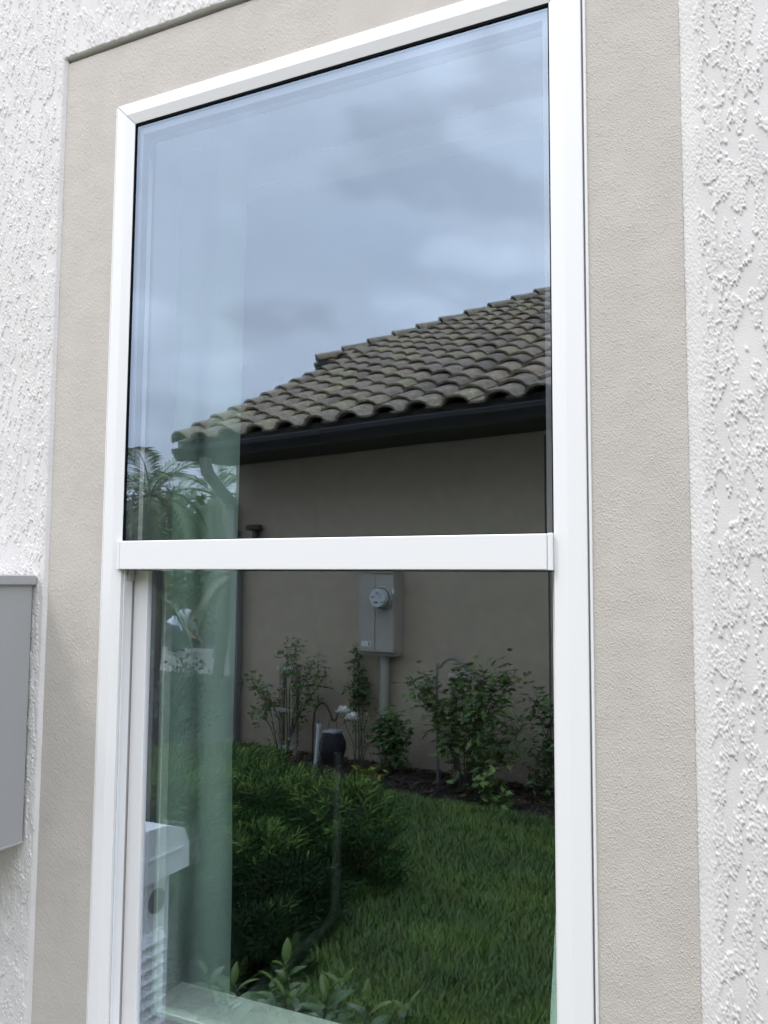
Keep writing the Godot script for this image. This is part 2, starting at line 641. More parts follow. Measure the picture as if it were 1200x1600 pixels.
func stucco_patch(b: MB, x0: float, x1: float, y0: float, y1: float, step: float, side: int) -> void:
	var nx := int(ceil((x1 - x0) / step))
	var ny := int(ceil((y1 - y0) / step))
	var dx := (x1 - x0) / nx
	var dy := (y1 - y0) / ny
	var hh := PackedFloat32Array()
	hh.resize((nx + 1) * (ny + 1))
	for j in ny + 1:
		for i in nx + 1:
			var x := x0 + i * dx
			var y := y0 + j * dy
			var d := 0.0
			var fall := 0.008
			if side == 0:
				d = Vector2(BL - x, maxf(0.0, y - BT)).length()
			elif side == 3:
				d = 1.0
			elif side == 1:
				d = y - BT
				fall = 0.0045
			else:
				d = x - BR
				fall = 0.026
			hh[j * (nx + 1) + i] = stucco(x, y, d, fall)
	var k0 := b.v.size()
	for j in ny + 1:
		for i in nx + 1:
			var h := hh[j * (nx + 1) + i]
			var hx := (hh[j * (nx + 1) + mini(i + 1, nx)] - hh[j * (nx + 1) + maxi(i - 1, 0)]) / (dx * (2.0 if i > 0 and i < nx else 1.0))
			var hy := (hh[mini(j + 1, ny) * (nx + 1) + i] - hh[maxi(j - 1, 0) * (nx + 1) + i]) / (dy * (2.0 if j > 0 and j < ny else 1.0))
			b.v.append(Vector3(x0 + i * dx, y0 + j * dy, h))
			b.n.append(Vector3(-hx, -hy, 1.0).normalized())
			b.c.append(Color.WHITE)
	for j in ny:
		for i in nx:
			var a := k0 + j * (nx + 1) + i
			var c := a + nx + 1
			b.i.append_array(PackedInt32Array([a, c, a + 1, a + 1, c, c + 1]))

func sand_patch(b: MB, x0: float, x1: float, y0: float, y1: float, step: float) -> void:
	var nx := int(ceil((x1 - x0) / step))
	var ny := int(ceil((y1 - y0) / step))
	var dx := (x1 - x0) / nx
	var dy := (y1 - y0) / ny
	var hh := PackedFloat32Array()
	hh.resize((nx + 1) * (ny + 1))
	for j in ny + 1:
		for i in nx + 1:
			var x := x0 + i * dx
			var y := y0 + j * dy
			var g := n_grain.get_noise_2d(x * 390.0, y * 390.0)
			var soft := n_patch.get_noise_2d(x * 16.0, y * 16.0)
			var h := 0.00042 * g + 0.0010 * maxf(0.0, g - 0.3) * (1.0 + soft) + 0.0003 * soft
			var d := minf(x - BL, BR - x)
			hh[j * (nx + 1) + i] = SZ + h
	var k0 := b.v.size()
	for j in ny + 1:
		for i in nx + 1:
			var hx := (hh[j * (nx + 1) + mini(i + 1, nx)] - hh[j * (nx + 1) + maxi(i - 1, 0)]) / (dx * (2.0 if i > 0 and i < nx else 1.0))
			var hy := (hh[mini(j + 1, ny) * (nx + 1) + i] - hh[maxi(j - 1, 0) * (nx + 1) + i]) / (dy * (2.0 if j > 0 and j < ny else 1.0))
			b.v.append(Vector3(x0 + i * dx, y0 + j * dy, hh[j * (nx + 1) + i]))
			b.n.append(Vector3(-hx, -hy, 1.0).normalized())
			b.c.append(Color.WHITE)
	for j in ny:
		for i in nx:
			var a := k0 + j * (nx + 1) + i
			var c := a + nx + 1
			b.i.append_array(PackedInt32Array([a, c, a + 1, a + 1, c, c + 1]))

func house() -> void:
	for e: Array in [[n_patch, 51, 1.0, 4], [n_stripe, 52, 1.0, 2], [n_crumb, 53, 1.0, 2], [n_fine, 54, 1.0, 1], [n_grain, 55, 1.0, 2]]:
		var f: FastNoiseLite = e[0]
		f.seed = e[1]
		f.noise_type = FastNoiseLite.TYPE_SIMPLEX_SMOOTH
		f.frequency = e[2]
		f.fractal_type = FastNoiseLite.FRACTAL_FBM if e[3] > 1 else FastNoiseLite.FRACTAL_NONE
		f.fractal_octaves = e[3]
	var h := thing("house", "house wall of rough white stucco with a beige band round its white window", "house")
	var b := MB.new()
	stucco_patch(b, -0.42, BL, 0.40, 2.95, 0.0020, 0)
	stucco_patch(b, BL, BR, BT, 2.95, 0.003, 1)
	stucco_patch(b, BR, 1.235, BB, 2.75, 0.0019, 2)
	stucco_patch(b, BR, 1.235, 2.75, 2.95, 0.003, 3)
	stucco_patch(b, -1.25, -0.42, 0.40, 2.95, 0.0042, 3)
	stucco_patch(b, 1.235, 1.95, 0.40, 2.95, 0.0042, 3)
	# the rest of the outer face and the wall's thickness
	var f := Vector3(0, 0, 1)
	for r: Array in [[-7.0, -1.25, -0.1, 4.2], [-1.25, BL, -0.1, 0.40], [-1.25, 1.95, 2.95, 4.2], [BR, 1.235, -0.1, BB], [BL, BR, -0.1, BB], [1.235, 1.95, -0.1, 0.40], [1.95, 5.0, -0.1, 4.2]]:
		b.quad(Vector3(r[0], r[2], 0.0005), Vector3(r[1], r[2], 0.0005), Vector3(r[1], r[3], 0.0005), Vector3(r[0], r[3], 0.0005), f)
	for r: Array in [[-7.0, -0.005, -0.1, 4.2], [0.936, 5.0, -0.1, 4.2], [-0.005, 0.936, WT + 0.004, 4.2], [-0.005, 0.936, -0.1, WB - 0.004]]:
		b.box(Vector3(r[0], r[2], -0.20), Vector3(r[1], r[3], -0.0165))
	put("stucco_wall", b, M.white_stucco, h)
	var sr := MB.new()
	sand_patch(sr, BL - 0.0015, 0.0, BB, BT - 0.005, 0.0022)
	sand_patch(sr, WR, BR + 0.0015, BB, BT - 0.005, 0.0014)
	sand_patch(sr, 0.0, 0.5, WT, BT - 0.005, 0.0022)
	sr.box(Vector3(0.5, WT, -0.014), Vector3(WR, BT - 0.005, SZ))
	sr.box(Vector3(0.0, BB, -0.014), Vector3(WR, WB, SZ))
	var s := put("window_surround", sr, M.beige_stucco, h)
	tag(s, "smooth sand finished beige band round the window")
	# other walls, roof and the dark room
	var o := MB.new()
	o.box(Vector3(-7.0, -0.1, -9.0), Vector3(-6.8, 4.2, -0.20))
	o.box(Vector3(4.8, -0.1, -9.0), Vector3(5.0, 4.2, -0.20))
	o.box(Vector3(-6.8, -0.1, -9.0), Vector3(4.8, 4.2, -8.8))
	put("outer_wall", o, M.white_stucco, h)
	put("roof_slab", boxed(Vector3(-7.1, 4.202, -9.1), Vector3(5.1, 4.4, 0.03)), M.roof_deck, h)
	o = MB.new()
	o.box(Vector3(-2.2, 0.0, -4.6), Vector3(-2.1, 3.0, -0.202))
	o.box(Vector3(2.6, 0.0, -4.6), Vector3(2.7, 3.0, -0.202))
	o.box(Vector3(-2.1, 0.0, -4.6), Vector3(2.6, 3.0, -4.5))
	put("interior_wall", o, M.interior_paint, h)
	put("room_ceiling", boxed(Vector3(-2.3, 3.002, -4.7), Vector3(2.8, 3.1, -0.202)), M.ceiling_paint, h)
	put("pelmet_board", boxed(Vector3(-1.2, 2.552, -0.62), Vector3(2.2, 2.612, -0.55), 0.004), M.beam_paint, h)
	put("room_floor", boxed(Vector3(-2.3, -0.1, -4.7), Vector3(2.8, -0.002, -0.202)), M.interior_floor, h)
	put("window_sill", boxed(Vector3(0.03, 0.62, -0.235), Vector3(0.90, 0.682, -0.075), 0.006), M.glass_tinted_trim, h)
	window(h)

func window(h: Node3D) -> void:
	var w := Node3D.new()
	w.name = "window"
	h.add_child(w)
	tag(w, "tall white metal framed window with a fixed upper pane and recessed lower sash")
	var wm: Material = M.white_aluminium
	var gl := -0.006
	var inner := 0.043
	# jambs and head: a flat strip, then a shallow bevel down to the glass; mitred at the corners
	var prof := [Vector2(0.0, -0.05), Vector2(0.0, -0.001), Vector2(0.0015, 0.0), Vector2(0.0235, 0.0), Vector2(inner, gl + 0.001), Vector2(inner, -0.05)]
	for side in 3:
		var b := MB.new()
		for k in prof.size():
			var p: Vector2 = prof[k]
			var q: Vector2 = prof[(k + 1) % prof.size()]
			var pts: Array[Vector3] = []
			for z in 4:
				var r: Vector2 = p if z == 0 or z == 3 else q
				var lowend := z < 2
				if side == 0:
					pts.append(Vector3(r.x, WB if lowend else WT - r.x, r.y))
				elif side == 1:
					pts.append(Vector3(WR - r.x * 1.16, WB if lowend else WT - r.x, r.y))
				else:
					pts.append(Vector3(r.x if lowend else WR - r.x * 1.16, WT - r.x, r.y))
			var e := (q - p)
			var nn := Vector2(-e.y, e.x)
			var cen := Vector2(inner * 0.5, -0.03)
			if nn.dot((p + q) * 0.5 - cen) < 0:
				nn = -nn
			var o := Vector3(nn.x, 0, nn.y)
			if side == 1:
				o = Vector3(-nn.x, 0, nn.y)
			elif side == 2:
				o = Vector3(0, -nn.x, nn.y)
			b.quad(pts[0], pts[1], pts[2], pts[3], o)
		put("head" if side == 2 else "jamb", b, wm, w)
	for x: Array in [[0.0, 1.0], [WR, -1.16]]:
		var mj := MB.new()
		for z: Array in [[0.0015, 0.0235, 0.0], [0.0235, inner, gl]]:
			var za: float = 0.00015 if z[2] == 0.0 else 0.00015
			var zb: float = 0.00015 if z[2] == 0.0 else gl + 0.00115
			var p := Vector3(x[0] + x[1] * z[0], WT - z[0], za)
			var q := Vector3(x[0] + x[1] * z[1], WT - z[1], zb)
			var o := Vector3(0.0004 * signf(x[1]), 0.0004, 0.0)
			mj.quad(p - o, p + o, q + o, q - o, Vector3(0, 0, 1))
		put("mitre_joint", mj, M.grey_joint, w)
	put("frame_sill", boxed(Vector3(inner, WB, -0.08), Vector3(WR - inner * 1.16, WB + 0.035, 0.006), 0.002), wm, w)
	# sealant: a dark joint and a white bead
	var ck := MB.new()
	var dk := MB.new()
	for x: Array in [[-0.0068, -0.0022], [WR + 0.0024, WR + 0.0064]]:
		ck = MB.new()
		ck.box(Vector3(x[0], WB, -0.0085), Vector3(x[1], WT, -0.0030), 0.0015)
		put("caulk_bead", ck, M.white_caulk, w)
	dk.box(Vector3(-0.0022, WB, -0.0085), Vector3(-0.0003, WT, -0.0055))
	dk.box(Vector3(WR + 0.0003, WB, -0.0085), Vector3(WR + 0.0024, WT, -0.0050))
	dk.box(Vector3(0.0, WT + 0.0003, -0.0085), Vector3(WR, WT + 0.0022, -0.0055))
	put("joint", dk, M.grey_joint, w)
	var x0 := inner + 0.0005
	var x1 := WR - inner * 1.16 - 0.0005
	var y1 := WT - inner - 0.0005
	var r1 := 1.5886
	var r2 := 1.5344
	# black glazing gasket of the upper pane
	var g := MB.new()
	g.box(Vector3(x0, y1 - 0.0042, gl - 0.006), Vector3(x1, y1, gl + 0.0005))
	g.box(Vector3(x0, r1, gl - 0.006), Vector3(x0 + 0.0022, y1 - 0.0042, gl + 0.0005))
	g.box(Vector3(x1 - 0.0015, r1, gl - 0.006), Vector3(x1, y1 - 0.0042, gl + 0.0005))
	g.box(Vector3(x0 + 0.0022, r1, gl - 0.006), Vector3(x1 - 0.0015, r1 + 0.0018, gl + 0.0005))
	put("gasket", g, M.black_gasket, w)
	pane(w, Vector3(x0, r1, gl - 0.002), Vector3(x1, y1, gl - 0.002), "upper_pane")
	var sp := MB.new()
	sp.box(Vector3(x0, y1 - 0.020, gl - 0.026), Vector3(x1, y1 - 0.006, gl - 0.008))
	sp.box(Vector3(x0, r1, gl - 0.026), Vector3(x0 + 0.014, y1 - 0.020, gl - 0.008))
	sp.box(Vector3(x1 - 0.012, r1, gl - 0.026), Vector3(x1, y1 - 0.020, gl - 0.008))
	put("spacer_bar", sp, M.spacer, w)
	var fr := MB.new()  # the inner half of the frame
	fr.box(Vector3(-0.004, WB, -0.075), Vector3(0.030, WT, -0.0505))
	fr.box(Vector3(WR - 0.045, WB, -0.075), Vector3(WR + 0.005, WT, -0.0505))
	fr.box(Vector3(0.030, WT - 0.045, -0.075), Vector3(WR - 0.045, WT, -0.0505))
	put("inner_frame", fr, wm, w)
	var rl := MB.new()
	rl.box(Vector3(-0.0045, WB, -0.201), Vector3(-0.0005, WT, -0.0755))
	rl.box(Vector3(WR + 0.0005, WB, -0.201), Vector3(WR + 0.0045, WT, -0.0755))
	rl.box(Vector3(-0.0005, WT - 0.001, -0.201), Vector3(WR + 0.0005, WT + 0.0035, -0.0755))
	put("reveal_lining", rl, M.reveal_paint, w)
	# meeting rail with its two end caps
	put("meeting_rail", boxed(Vector3(0.0452, r2, -0.045), Vector3(0.8712, r1, 0.004), 0.0015), wm, w)
	put("rail_end_cap", boxed(Vector3(0.0375, r2 - 0.0004, -0.03), Vector3(0.0446, r1 + 0.001, 0.003), 0.001), wm, w)
	put("rail_end_cap", boxed(Vector3(0.8719, r2 - 0.0006, -0.03), Vector3(0.8795, r1 + 0.001, 0.003), 0.001), wm, w)
	# the sliding track on the left of the lower sash
	put("jamb_lip", boxed(Vector3(0.0435, WB + 0.03, -0.016), Vector3(0.0465, r2 - 0.001, -0.0105), 0.001), wm, w)
	put("track_face", boxed(Vector3(0.0432, WB + 0.03, -0.034), Vector3(0.0455, r2 - 0.001, -0.0165)), M.white_aluminium, w)
	put("track_groove", boxed(Vector3(0.0432, WB + 0.03, -0.044), Vector3(0.0445, r2 - 0.001, -0.0342)), M.track, w)
	put("balance_shoe", boxed(Vector3(0.0436, r2 - 0.021, -0.031), Vector3(0.0535, r2 - 0.001, -0.018), 0.001), M.grey_vinyl, w)
	# lower sash: stiles and bottom rail round the pane
	var sz := -0.040
	var sx := 0.0455
	var st := 0.0335
	var sb := 0.690
	var sm := MB.new()
	sm.prism([Vector3(sx, WB + 0.036, sz), Vector3(sx + st, sb, sz), Vector3(sx + st, r2 - 0.0015, sz), Vector3(sx, r2 - 0.0015, sz)], Vector3(0, 0, -0.030))
	put("sash_stile", sm, wm, w)
	sm = MB.new()
	sm.prism([Vector3(0.8690, sb, sz), Vector3(0.8850, WB + 0.036, sz), Vector3(0.8850, r2 - 0.0015, sz), Vector3(0.8690, r2 - 0.0015, sz)], Vector3(0, 0, -0.030))
	put("sash_stile", sm, wm, w)
	sm = MB.new()
	sm.prism([Vector3(sx + 0.0005, WB + 0.036, sz), Vector3(0.8845, WB + 0.036, sz), Vector3(0.8685, sb - 0.0003, sz), Vector3(sx + st + 0.0005, sb - 0.0003, sz)], Vector3(0, 0, -0.030))
	put("sash_rail", sm, wm, w)
	pane(w, Vector3(sx + st + 0.0005, sb, sz - 0.006), Vector3(0.8685, r2 - 0.002, sz - 0.006), "lower_pane")
	sp = MB.new()
	sp.box(Vector3(sx + st + 0.0005, sb + 0.011, sz - 0.0295), Vector3(sx + st + 0.0105, r2 - 0.002, sz - 0.012))
	sp.box(Vector3(sx + st + 0.0005, sb, sz - 0.0295), Vector3(0.8685, sb + 0.0105, sz - 0.012))
	put("spacer_bar", sp, M.spacer, w)
	var ir := MB.new()  # inner glazing bead of the sash, green of the glass in its colour
	ir.box(Vector3(sx + st - 0.004, sb, sz - 0.060), Vector3(sx + st + 0.013, r2, sz - 0.0375), 0.002)
	ir.box(Vector3(sx + st + 0.0135, sb - 0.004, sz - 0.060), Vector3(0.885, sb + 0.016, sz - 0.0375), 0.002)
	put("glazing_bead", ir, M.glass_tinted_trim, w)

func pane(w: Node3D, lo: Vector3, hi: Vector3, called: String) -> void:
	# outer sheet carries the reflecting coat on its face, inner sheet a weaker one
	var am := ArrayMesh.new()
	var z := lo.z
	var a := MB.new()
	a.quad(Vector3(lo.x, lo.y, z), Vector3(hi.x, lo.y, z), Vector3(hi.x, hi.y, z), Vector3(lo.x, hi.y, z), Vector3(0, 0, 1))
	a.into(am, M.coated_glass)
	var c := MB.new()
	c.quad(Vector3(lo.x, lo.y, z - 0.004), Vector3(hi.x, lo.y, z - 0.004), Vector3(hi.x, hi.y, z - 0.004), Vector3(lo.x, hi.y, z - 0.004), Vector3(0, 0, -1))
	c.into(am, M.clear_glass)
	put(called, am, null, w)
	am = ArrayMesh.new()
	a = MB.new()
	z -= 0.025
	a.quad(Vector3(lo.x, lo.y, z), Vector3(hi.x, lo.y, z), Vector3(hi.x, hi.y, z), Vector3(lo.x, hi.y, z), Vector3(0, 0, 1))
	a.into(am, M.inner_coat)
	put(called.replace("pane", "inner_pane"), am, null, w)

func utility_box() -> void:
	var t := thing("utility_box", "plain grey metal box with an overhanging lid on the white stucco wall", "utility box", Vector3(-0.40, 1.0, 0.0))
	put("body", boxed(Vector3(-0.222, 0.0, 0.0045), Vector3(0.222, 0.505, 0.185), 0.002), M.grey_box, t)
	put("lid", boxed(Vector3(-0.231, 0.503, 0.003), Vector3(0.231, 0.523, 0.194), 0.002), M.grey_box, t)
	put("door", boxed(Vector3(-0.205, 0.02, 0.186), Vector3(0.205, 0.49, 0.1895), 0.0015), M.grey_box, t)
	put("latch", boxed(Vector3(0.165, 0.23, 0.19), Vector3(0.185, 0.28, 0.199), 0.003), M.spacer, t)
	put("bottom_flange", boxed(Vector3(-0.2235, -0.003, 0.0045), Vector3(0.2235, 0.002, 0.1865), 0.001), M.grey_box, t)

func cloth(x_of: Callable, y0: float, y1: float, z0: float, folds: float, amp: float, seed_: int) -> MB:
	var f := noise(seed_, 1.0, 2)
	var b := MB.new()
	var nu := 60
	var nv := 24
	for j in nv + 1:
		var y := lerpf(y0, y1, float(j) / nv)
		var e: Vector2 = x_of.call(y)
		for i in nu + 1:
			var s := float(i) / nu
			var ph := s * folds * TAU + 0.5 * f.get_noise_2d(s * 3.0, y * 1.2)
			b.v.append(Vector3(lerpf(e.x, e.y, s) + 0.006 * f.get_noise_2d(s * 5.0, y), y, z0 + amp * sin(ph) + 0.01 * f.get_noise_2d(s * 6.0 + 9.0, y * 0.7)))
			b.c.append(Color.WHITE)
	for j in nv + 1:
		for i in nu + 1:
			var k := j * (nu + 1) + i
			var dx := b.v[j * (nu + 1) + mini(i + 1, nu)] - b.v[j * (nu + 1) + maxi(i - 1, 0)]
			var dy := b.v[mini(j + 1, nv) * (nu + 1) + i] - b.v[maxi(j - 1, 0) * (nu + 1) + i]
			var nn := dx.cross(dy).normalized()
			b.n.append(nn if nn.z > 0 else -nn)
	for j in nv:
		for i in nu:
			var a := j * (nu + 1) + i
			var c := a + nu + 1
			b.i.append_array(PackedInt32Array([a, c, a + 1, a + 1, c, c + 1]))
	return b

func curtains() -> void:
	var c := put("curtain", cloth(func(_y: float) -> Vector2: return Vector2(-1.0, -0.039), 0.05, 2.75, -0.50, 8.0, 0.009, 61), M.glass_tinted_cloth, self)
	tag(c, "pale curtain hanging in folds inside the window on the side of the grey utility box", "curtain", "curtains inside the window")
	c = put("curtain", cloth(func(y: float) -> Vector2: return Vector2(0.805 + (y - 0.78) * 0.075, 1.12), 0.05, 2.62, -0.255, 4.0, 0.018, 62), M.glass_tinted_cloth, self)
	tag(c, "pale curtain of which only a flared lower edge shows past the window jamb", "curtain", "curtains inside the window")

	var r := thing("tube_rack", "thin bent metal tube of a rack in the dark room behind the lower pane", "rack", Vector3(0.248, 0.0, -0.5))
	var b := MB.new()
	b.tube([Vector3(0.004, 1.12, 0), Vector3(0.003, 0.90, 0), Vector3(0.0, 0.765, 0), Vector3(-0.025, 0.725, 0), Vector3(-0.112, 0.645, 0), Vector3(-0.79, 0.012, 0)], [0.011, 0.011, 0.011, 0.011, 0.011, 0.011], 10)
	put("upright", b, M.rack_metal, r)

# ------------------------------------------------------------------ the neighbour's house, seen in the glass
const PITCH := 0.5
const EAVE_Z := -0.56
const EAVE_Y := 2.715
const TW := 0.30
const TE := 0.25

func roof_point(u: float, s: float, lift := 0.0) -> Vector3:  # s metres up the slope from the eave
	var k := 1.0 / sqrt(1.0 + PITCH * PITCH)
	return Vector3(u, EAVE_Y + s * PITCH * k + lift * k, EAVE_Z + s * k - lift * PITCH * k)

func tile_mesh(m: Material, seed_: int) -> ArrayMesh:
	rng.seed = seed_
	var b := MB.new()
	var prof: Array[Vector2] = [Vector2(-0.02, 0.0), Vector2(0.035, -0.004), Vector2(0.085, -0.004), Vector2(0.105, 0.004)]
	for k in 8:
		var a := PI * (1.0 - (k + 0.5) / 8.0)
		prof.append(Vector2(0.205 + 0.096 * cos(a), 0.006 + 0.050 * sin(a)))
	prof.append(Vector2(0.312, 0.002))
	var ln := 0.32
	var up := Vector3(0, 1, 0)
	var tilt := 0.036
	for k in prof.size() - 1:
		var p: Vector2 = prof[k]
		var q: Vector2 = prof[k + 1]
		var nn := Vector3(-(q.y - p.y), q.x - p.x, 0).normalized()
		var j0 := rng.randf_range(-0.004, 0.004)
		var a := Vector3(p.x, p.y + tilt, 0)
		var c := Vector3(q.x, q.y + tilt, 0)
		var d := Vector3(q.x, q.y, ln)
		var e := Vector3(p.x, p.y, ln)
		var na := nn
		var nc := nn
		if k > 0:
			var o: Vector2 = prof[k - 1]
			na = (nn + Vector3(-(p.y - o.y), p.x - o.x, 0).normalized()).normalized()
		if k < prof.size() - 2:
			var o: Vector2 = prof[k + 2]
			nc = (nn + Vector3(-(o.y - q.y), o.x - q.x, 0).normalized()).normalized()
		b.tri(a, c, d, na, nc, nc)
		b.tri(a, d, e, na, nc, na)
		var dn := -nn * 0.016
		b.quad(a, c, c + dn, a + dn, Vector3(0, 0, -1))
		b.quad(a + dn, c + dn, d + dn, e + dn, -nn)
	return b.mesh(m)

func half_barrel(m: Material, len_: float, r: float) -> ArrayMesh:
	var b := MB.new()
	for k in 9:
		var a0 := PI * k / 9.0
		var a1 := PI * (k + 1) / 9.0
		var n0 := Vector3(cos(a0), sin(a0), 0)
		var n1 := Vector3(cos(a1), sin(a1), 0)
		var lo := Vector3(0, 0.03, 0)
		var hi := Vector3(0, 0, len_)
		b.tri(lo + n0 * r, lo + n1 * r, hi + n1 * r * 0.88, n0, n1, n1)
		b.tri(lo + n0 * r, hi + n1 * r * 0.88, hi + n0 * r * 0.88, n0, n1, n0)
		b.quad(lo + n0 * r, lo + n1 * r, lo + n1 * r * 0.82, lo + n0 * r * 0.82, Vector3(0, 0, -1))
		b.quad(lo + n0 * r * 0.82, lo + n1 * r * 0.82, hi + n1 * r * 0.72, hi + n0 * r * 0.72, -n0)
	return b.mesh(m)

func neighbour() -> void:
	var h := thing("neighbour_house", "taupe stucco house with a mottled clay tile roof reflected in the window", "house", CORNER)
	h.rotation.y = TURN
	var rf := Node3D.new()
	rf.name = "roof"
	rf.rotation.z = 0.018
	rf.position.y = -0.054
	h.add_child(rf)
	var b := MB.new()
	b.box(Vector3(0.0, -0.1, 0.0), Vector3(9.0, 2.60, 0.2))
	b.box(Vector3(0.0, -0.1, 0.2), Vector3(0.2, 2.60, 2.75))
	b.box(Vector3(-0.25, -0.1, 2.75), Vector3(-0.05, 3.98, 9.0))
	b.box(Vector3(8.8, -0.1, 0.2), Vector3(9.0, 2.60, 9.0))
	# gable infill under the rake
	b.prism([Vector3(0.0, 2.60, 0.0), Vector3(0.0, 2.60, 2.75), Vector3(0.0, 4.10, 2.75), Vector3(0.0, 2.80, 0.02)], Vector3(0.2, 0, 0))
	put("wall", b, M.taupe_stucco, h)
	put("control_joint", boxed(Vector3(2.932, 0.1, -0.004), Vector3(2.944, 2.55, 0.001)), M.soffit_paint, h)
	put("soffit", boxed(Vector3(-0.05, 2.585, -0.50), Vector3(9.0, 2.60, 0.0)), M.soffit_paint, rf)
	put("fascia", boxed(Vector3(-0.05, 2.585, -0.525), Vector3(9.0, 2.74, -0.50)), M.bronze_trim, rf)
	put("eave_closure", boxed(Vector3(-0.085, 2.60, -0.585), Vector3(9.0, 2.728, -0.565)), M.roof_deck, rf)
	put("rake_board", boxed(Vector3(-0.075, 2.58, -0.52), Vector3(-0.05, 2.72, -0.40)), M.bronze_trim, rf)
	var rk := MB.new()
	rk.prism([roof_point(-0.07, 0.0, -0.16), roof_point(-0.07, 3.2, -0.16), roof_point(-0.07, 3.2, -0.01), roof_point(-0.07, 0.0, -0.01)], Vector3(0.03, 0, 0))
	put("rake_fascia", rk, M.bronze_trim, rf)
	# gutter: K profile with an open top and an end cap
	var gt := Node3D.new()
	gt.name = "gutter"
	gt.rotation.z = 0.018
	gt.position.y = -0.074
	h.add_child(gt)
	var gp := [Vector2(-0.525, 2.588), Vector2(-0.585, 2.588), Vector2(-0.60, 2.61), Vector2(-0.635, 2.65), Vector2(-0.640, 2.672)]
	var g := MB.new()
	for k in gp.size() - 1:
		var p: Vector2 = gp[k]
		var q: Vector2 = gp[k + 1]
		g.prism([Vector3(-0.10, p.y, p.x), Vector3(-0.10, q.y, q.x), Vector3(-0.10, q.y + 0.004, q.x + 0.005), Vector3(-0.10, p.y + 0.004, p.x + 0.003)], Vector3(9.17, 0, 0))
	put("trough", g, M.bronze_trim, gt)
	put("lip", boxed(Vector3(-0.102, 2.670, -0.646), Vector3(9.0, 2.684, -0.630), 0.003), M.bronze_trim, gt)
	g = MB.new()
	g.prism([Vector3(-0.105, 2.588, -0.525), Vector3(-0.105, 2.588, -0.585), Vector3(-0.105, 2.61, -0.60), Vector3(-0.105, 2.65, -0.635), Vector3(-0.105, 2.68, -0.642), Vector3(-0.105, 2.68, -0.525)], Vector3(0.005, 0, 0))
	put("end_cap", g, M.bronze_trim, gt)
	# the higher eave further back, with its own gutter end
	var y2 := EAVE_Y + (2.42 - EAVE_Z) * PITCH
	put("upper_soffit", boxed(Vector3(-0.76, y2 - 0.19, 2.43), Vector3(0.0, y2 - 0.17, 2.9)), M.soffit_paint, rf)
	put("upper_fascia", boxed(Vector3(-0.76, y2 - 0.18, 2.41), Vector3(0.0, y2 - 0.01, 2.43)), M.bronze_trim, rf)
	g = MB.new()
	g.prism([Vector3(-0.82, y2 - 0.14, 2.408), Vector3(-0.82, y2 - 0.14, 2.355), Vector3(-0.82, y2 - 0.06, 2.30), Vector3(-0.82, y2 - 0.025, 2.295), Vector3(-0.82, y2 - 0.025, 2.408)], Vector3(0.82, 0, 0))
	put("upper_gutter", g, M.bronze_trim, rf)
	# downspout: out of the gutter, back to the wall, down
	var ds := MB.new()
	var path := [Vector3(0.165, 2.55, -0.56), Vector3(0.165, 2.47, -0.555), Vector3(0.155, 2.40, -0.525), Vector3(0.09, 2.28, -0.30), Vector3(0.035, 2.19, -0.10), Vector3(0.025, 2.12, -0.06), Vector3(0.025, 1.5, -0.055), Vector3(0.025, 0.12, -0.055), Vector3(0.025, 0.06, -0.10), Vector3(0.025, 0.03, -0.26)]
	for k in path.size() - 1:
		var p: Vector3 = path[k]
		var q: Vector3 = path[k + 1]
		var dir := (q - p).normalized()
		var sx := Vector3(1, 0, 0)
		var sy := dir.cross(sx).normalized()
		p -= dir * 0.012
		q += dir * 0.012
		ds.prism([p + sx * 0.042 + sy * 0.03, p + sx * 0.042 - sy * 0.03, p - sx * 0.042 - sy * 0.03, p - sx * 0.042 + sy * 0.03], q - p)
	var dsp := put("downspout", ds, M.meter_grey, h)
	dsp.mesh.surface_set_material(0, mat("downspout_paint", lin(0.21, 0.205, 0.19), 0.5))
	for y: float in [1.9, 0.6]:
		put("strap", boxed(Vector3(-0.028, y, -0.089), Vector3(0.078, y + 0.03, -0.001)), M.downspout_paint, dsp)
	put("wall_lamp_base", boxed(Vector3(0.255, 1.86, -0.05), Vector3(0.295, 1.93, -0.001), 0.004), M.bronze_trim, h)
	# roof body
	var k0 := 1.0 / sqrt(1.0 + PITCH * PITCH)
	var s_jog := (2.42 - EAVE_Z) / k0
	var s_top := (6.2 - EAVE_Z) / k0
	var dk := MB.new()
	var hip := func(s: float) -> float: return -0.76 + 0.97 * (s - s_jog) * k0
	var p0 := roof_point(-0.05, 0.02, -0.012); var p1 := roof_point(9.0, 0.02, -0.012)
	var p2 := roof_point(9.0, s_top, -0.012); var p3: Vector3 = roof_point(hip.call(s_top), s_top, -0.012)
	var p4 := roof_point(-0.76, s_jog, -0.012); var p5 := roof_point(-0.05, s_jog, -0.012)
	var up := Vector3(0, 1, -0.5)
	dk.quad(p0, p1, roof_point(9.0, s_jog, -0.012), p5, up)
	dk.quad(p4, roof_point(9.0, s_jog, -0.012), p2, p3, up)
	var back := Vector3(0, 0, 12.96)
	dk.quad(p3, p2, Vector3(9.0, EAVE_Y, back.z), Vector3(-0.76, EAVE_Y, back.z), Vector3(0, 1, 0.5))
	dk.ftri(p4, p3, Vector3(-0.76, EAVE_Y + 0.8, 10.2), Vector3(-1, 1, 0))
	put("deck", dk, M.roof_deck, rf)
	var kinds: Array = []
	for k in 6:
		kinds.append(tile_mesh(M["roof_tile_%d" % k], 100 + k))
	rng.seed = 77
	var slope := Basis(Vector3.RIGHT, -atan(PITCH))
	var spare := MB.new()
	var made := 0
	var tilt_basis := slope
	var rest: Array = []
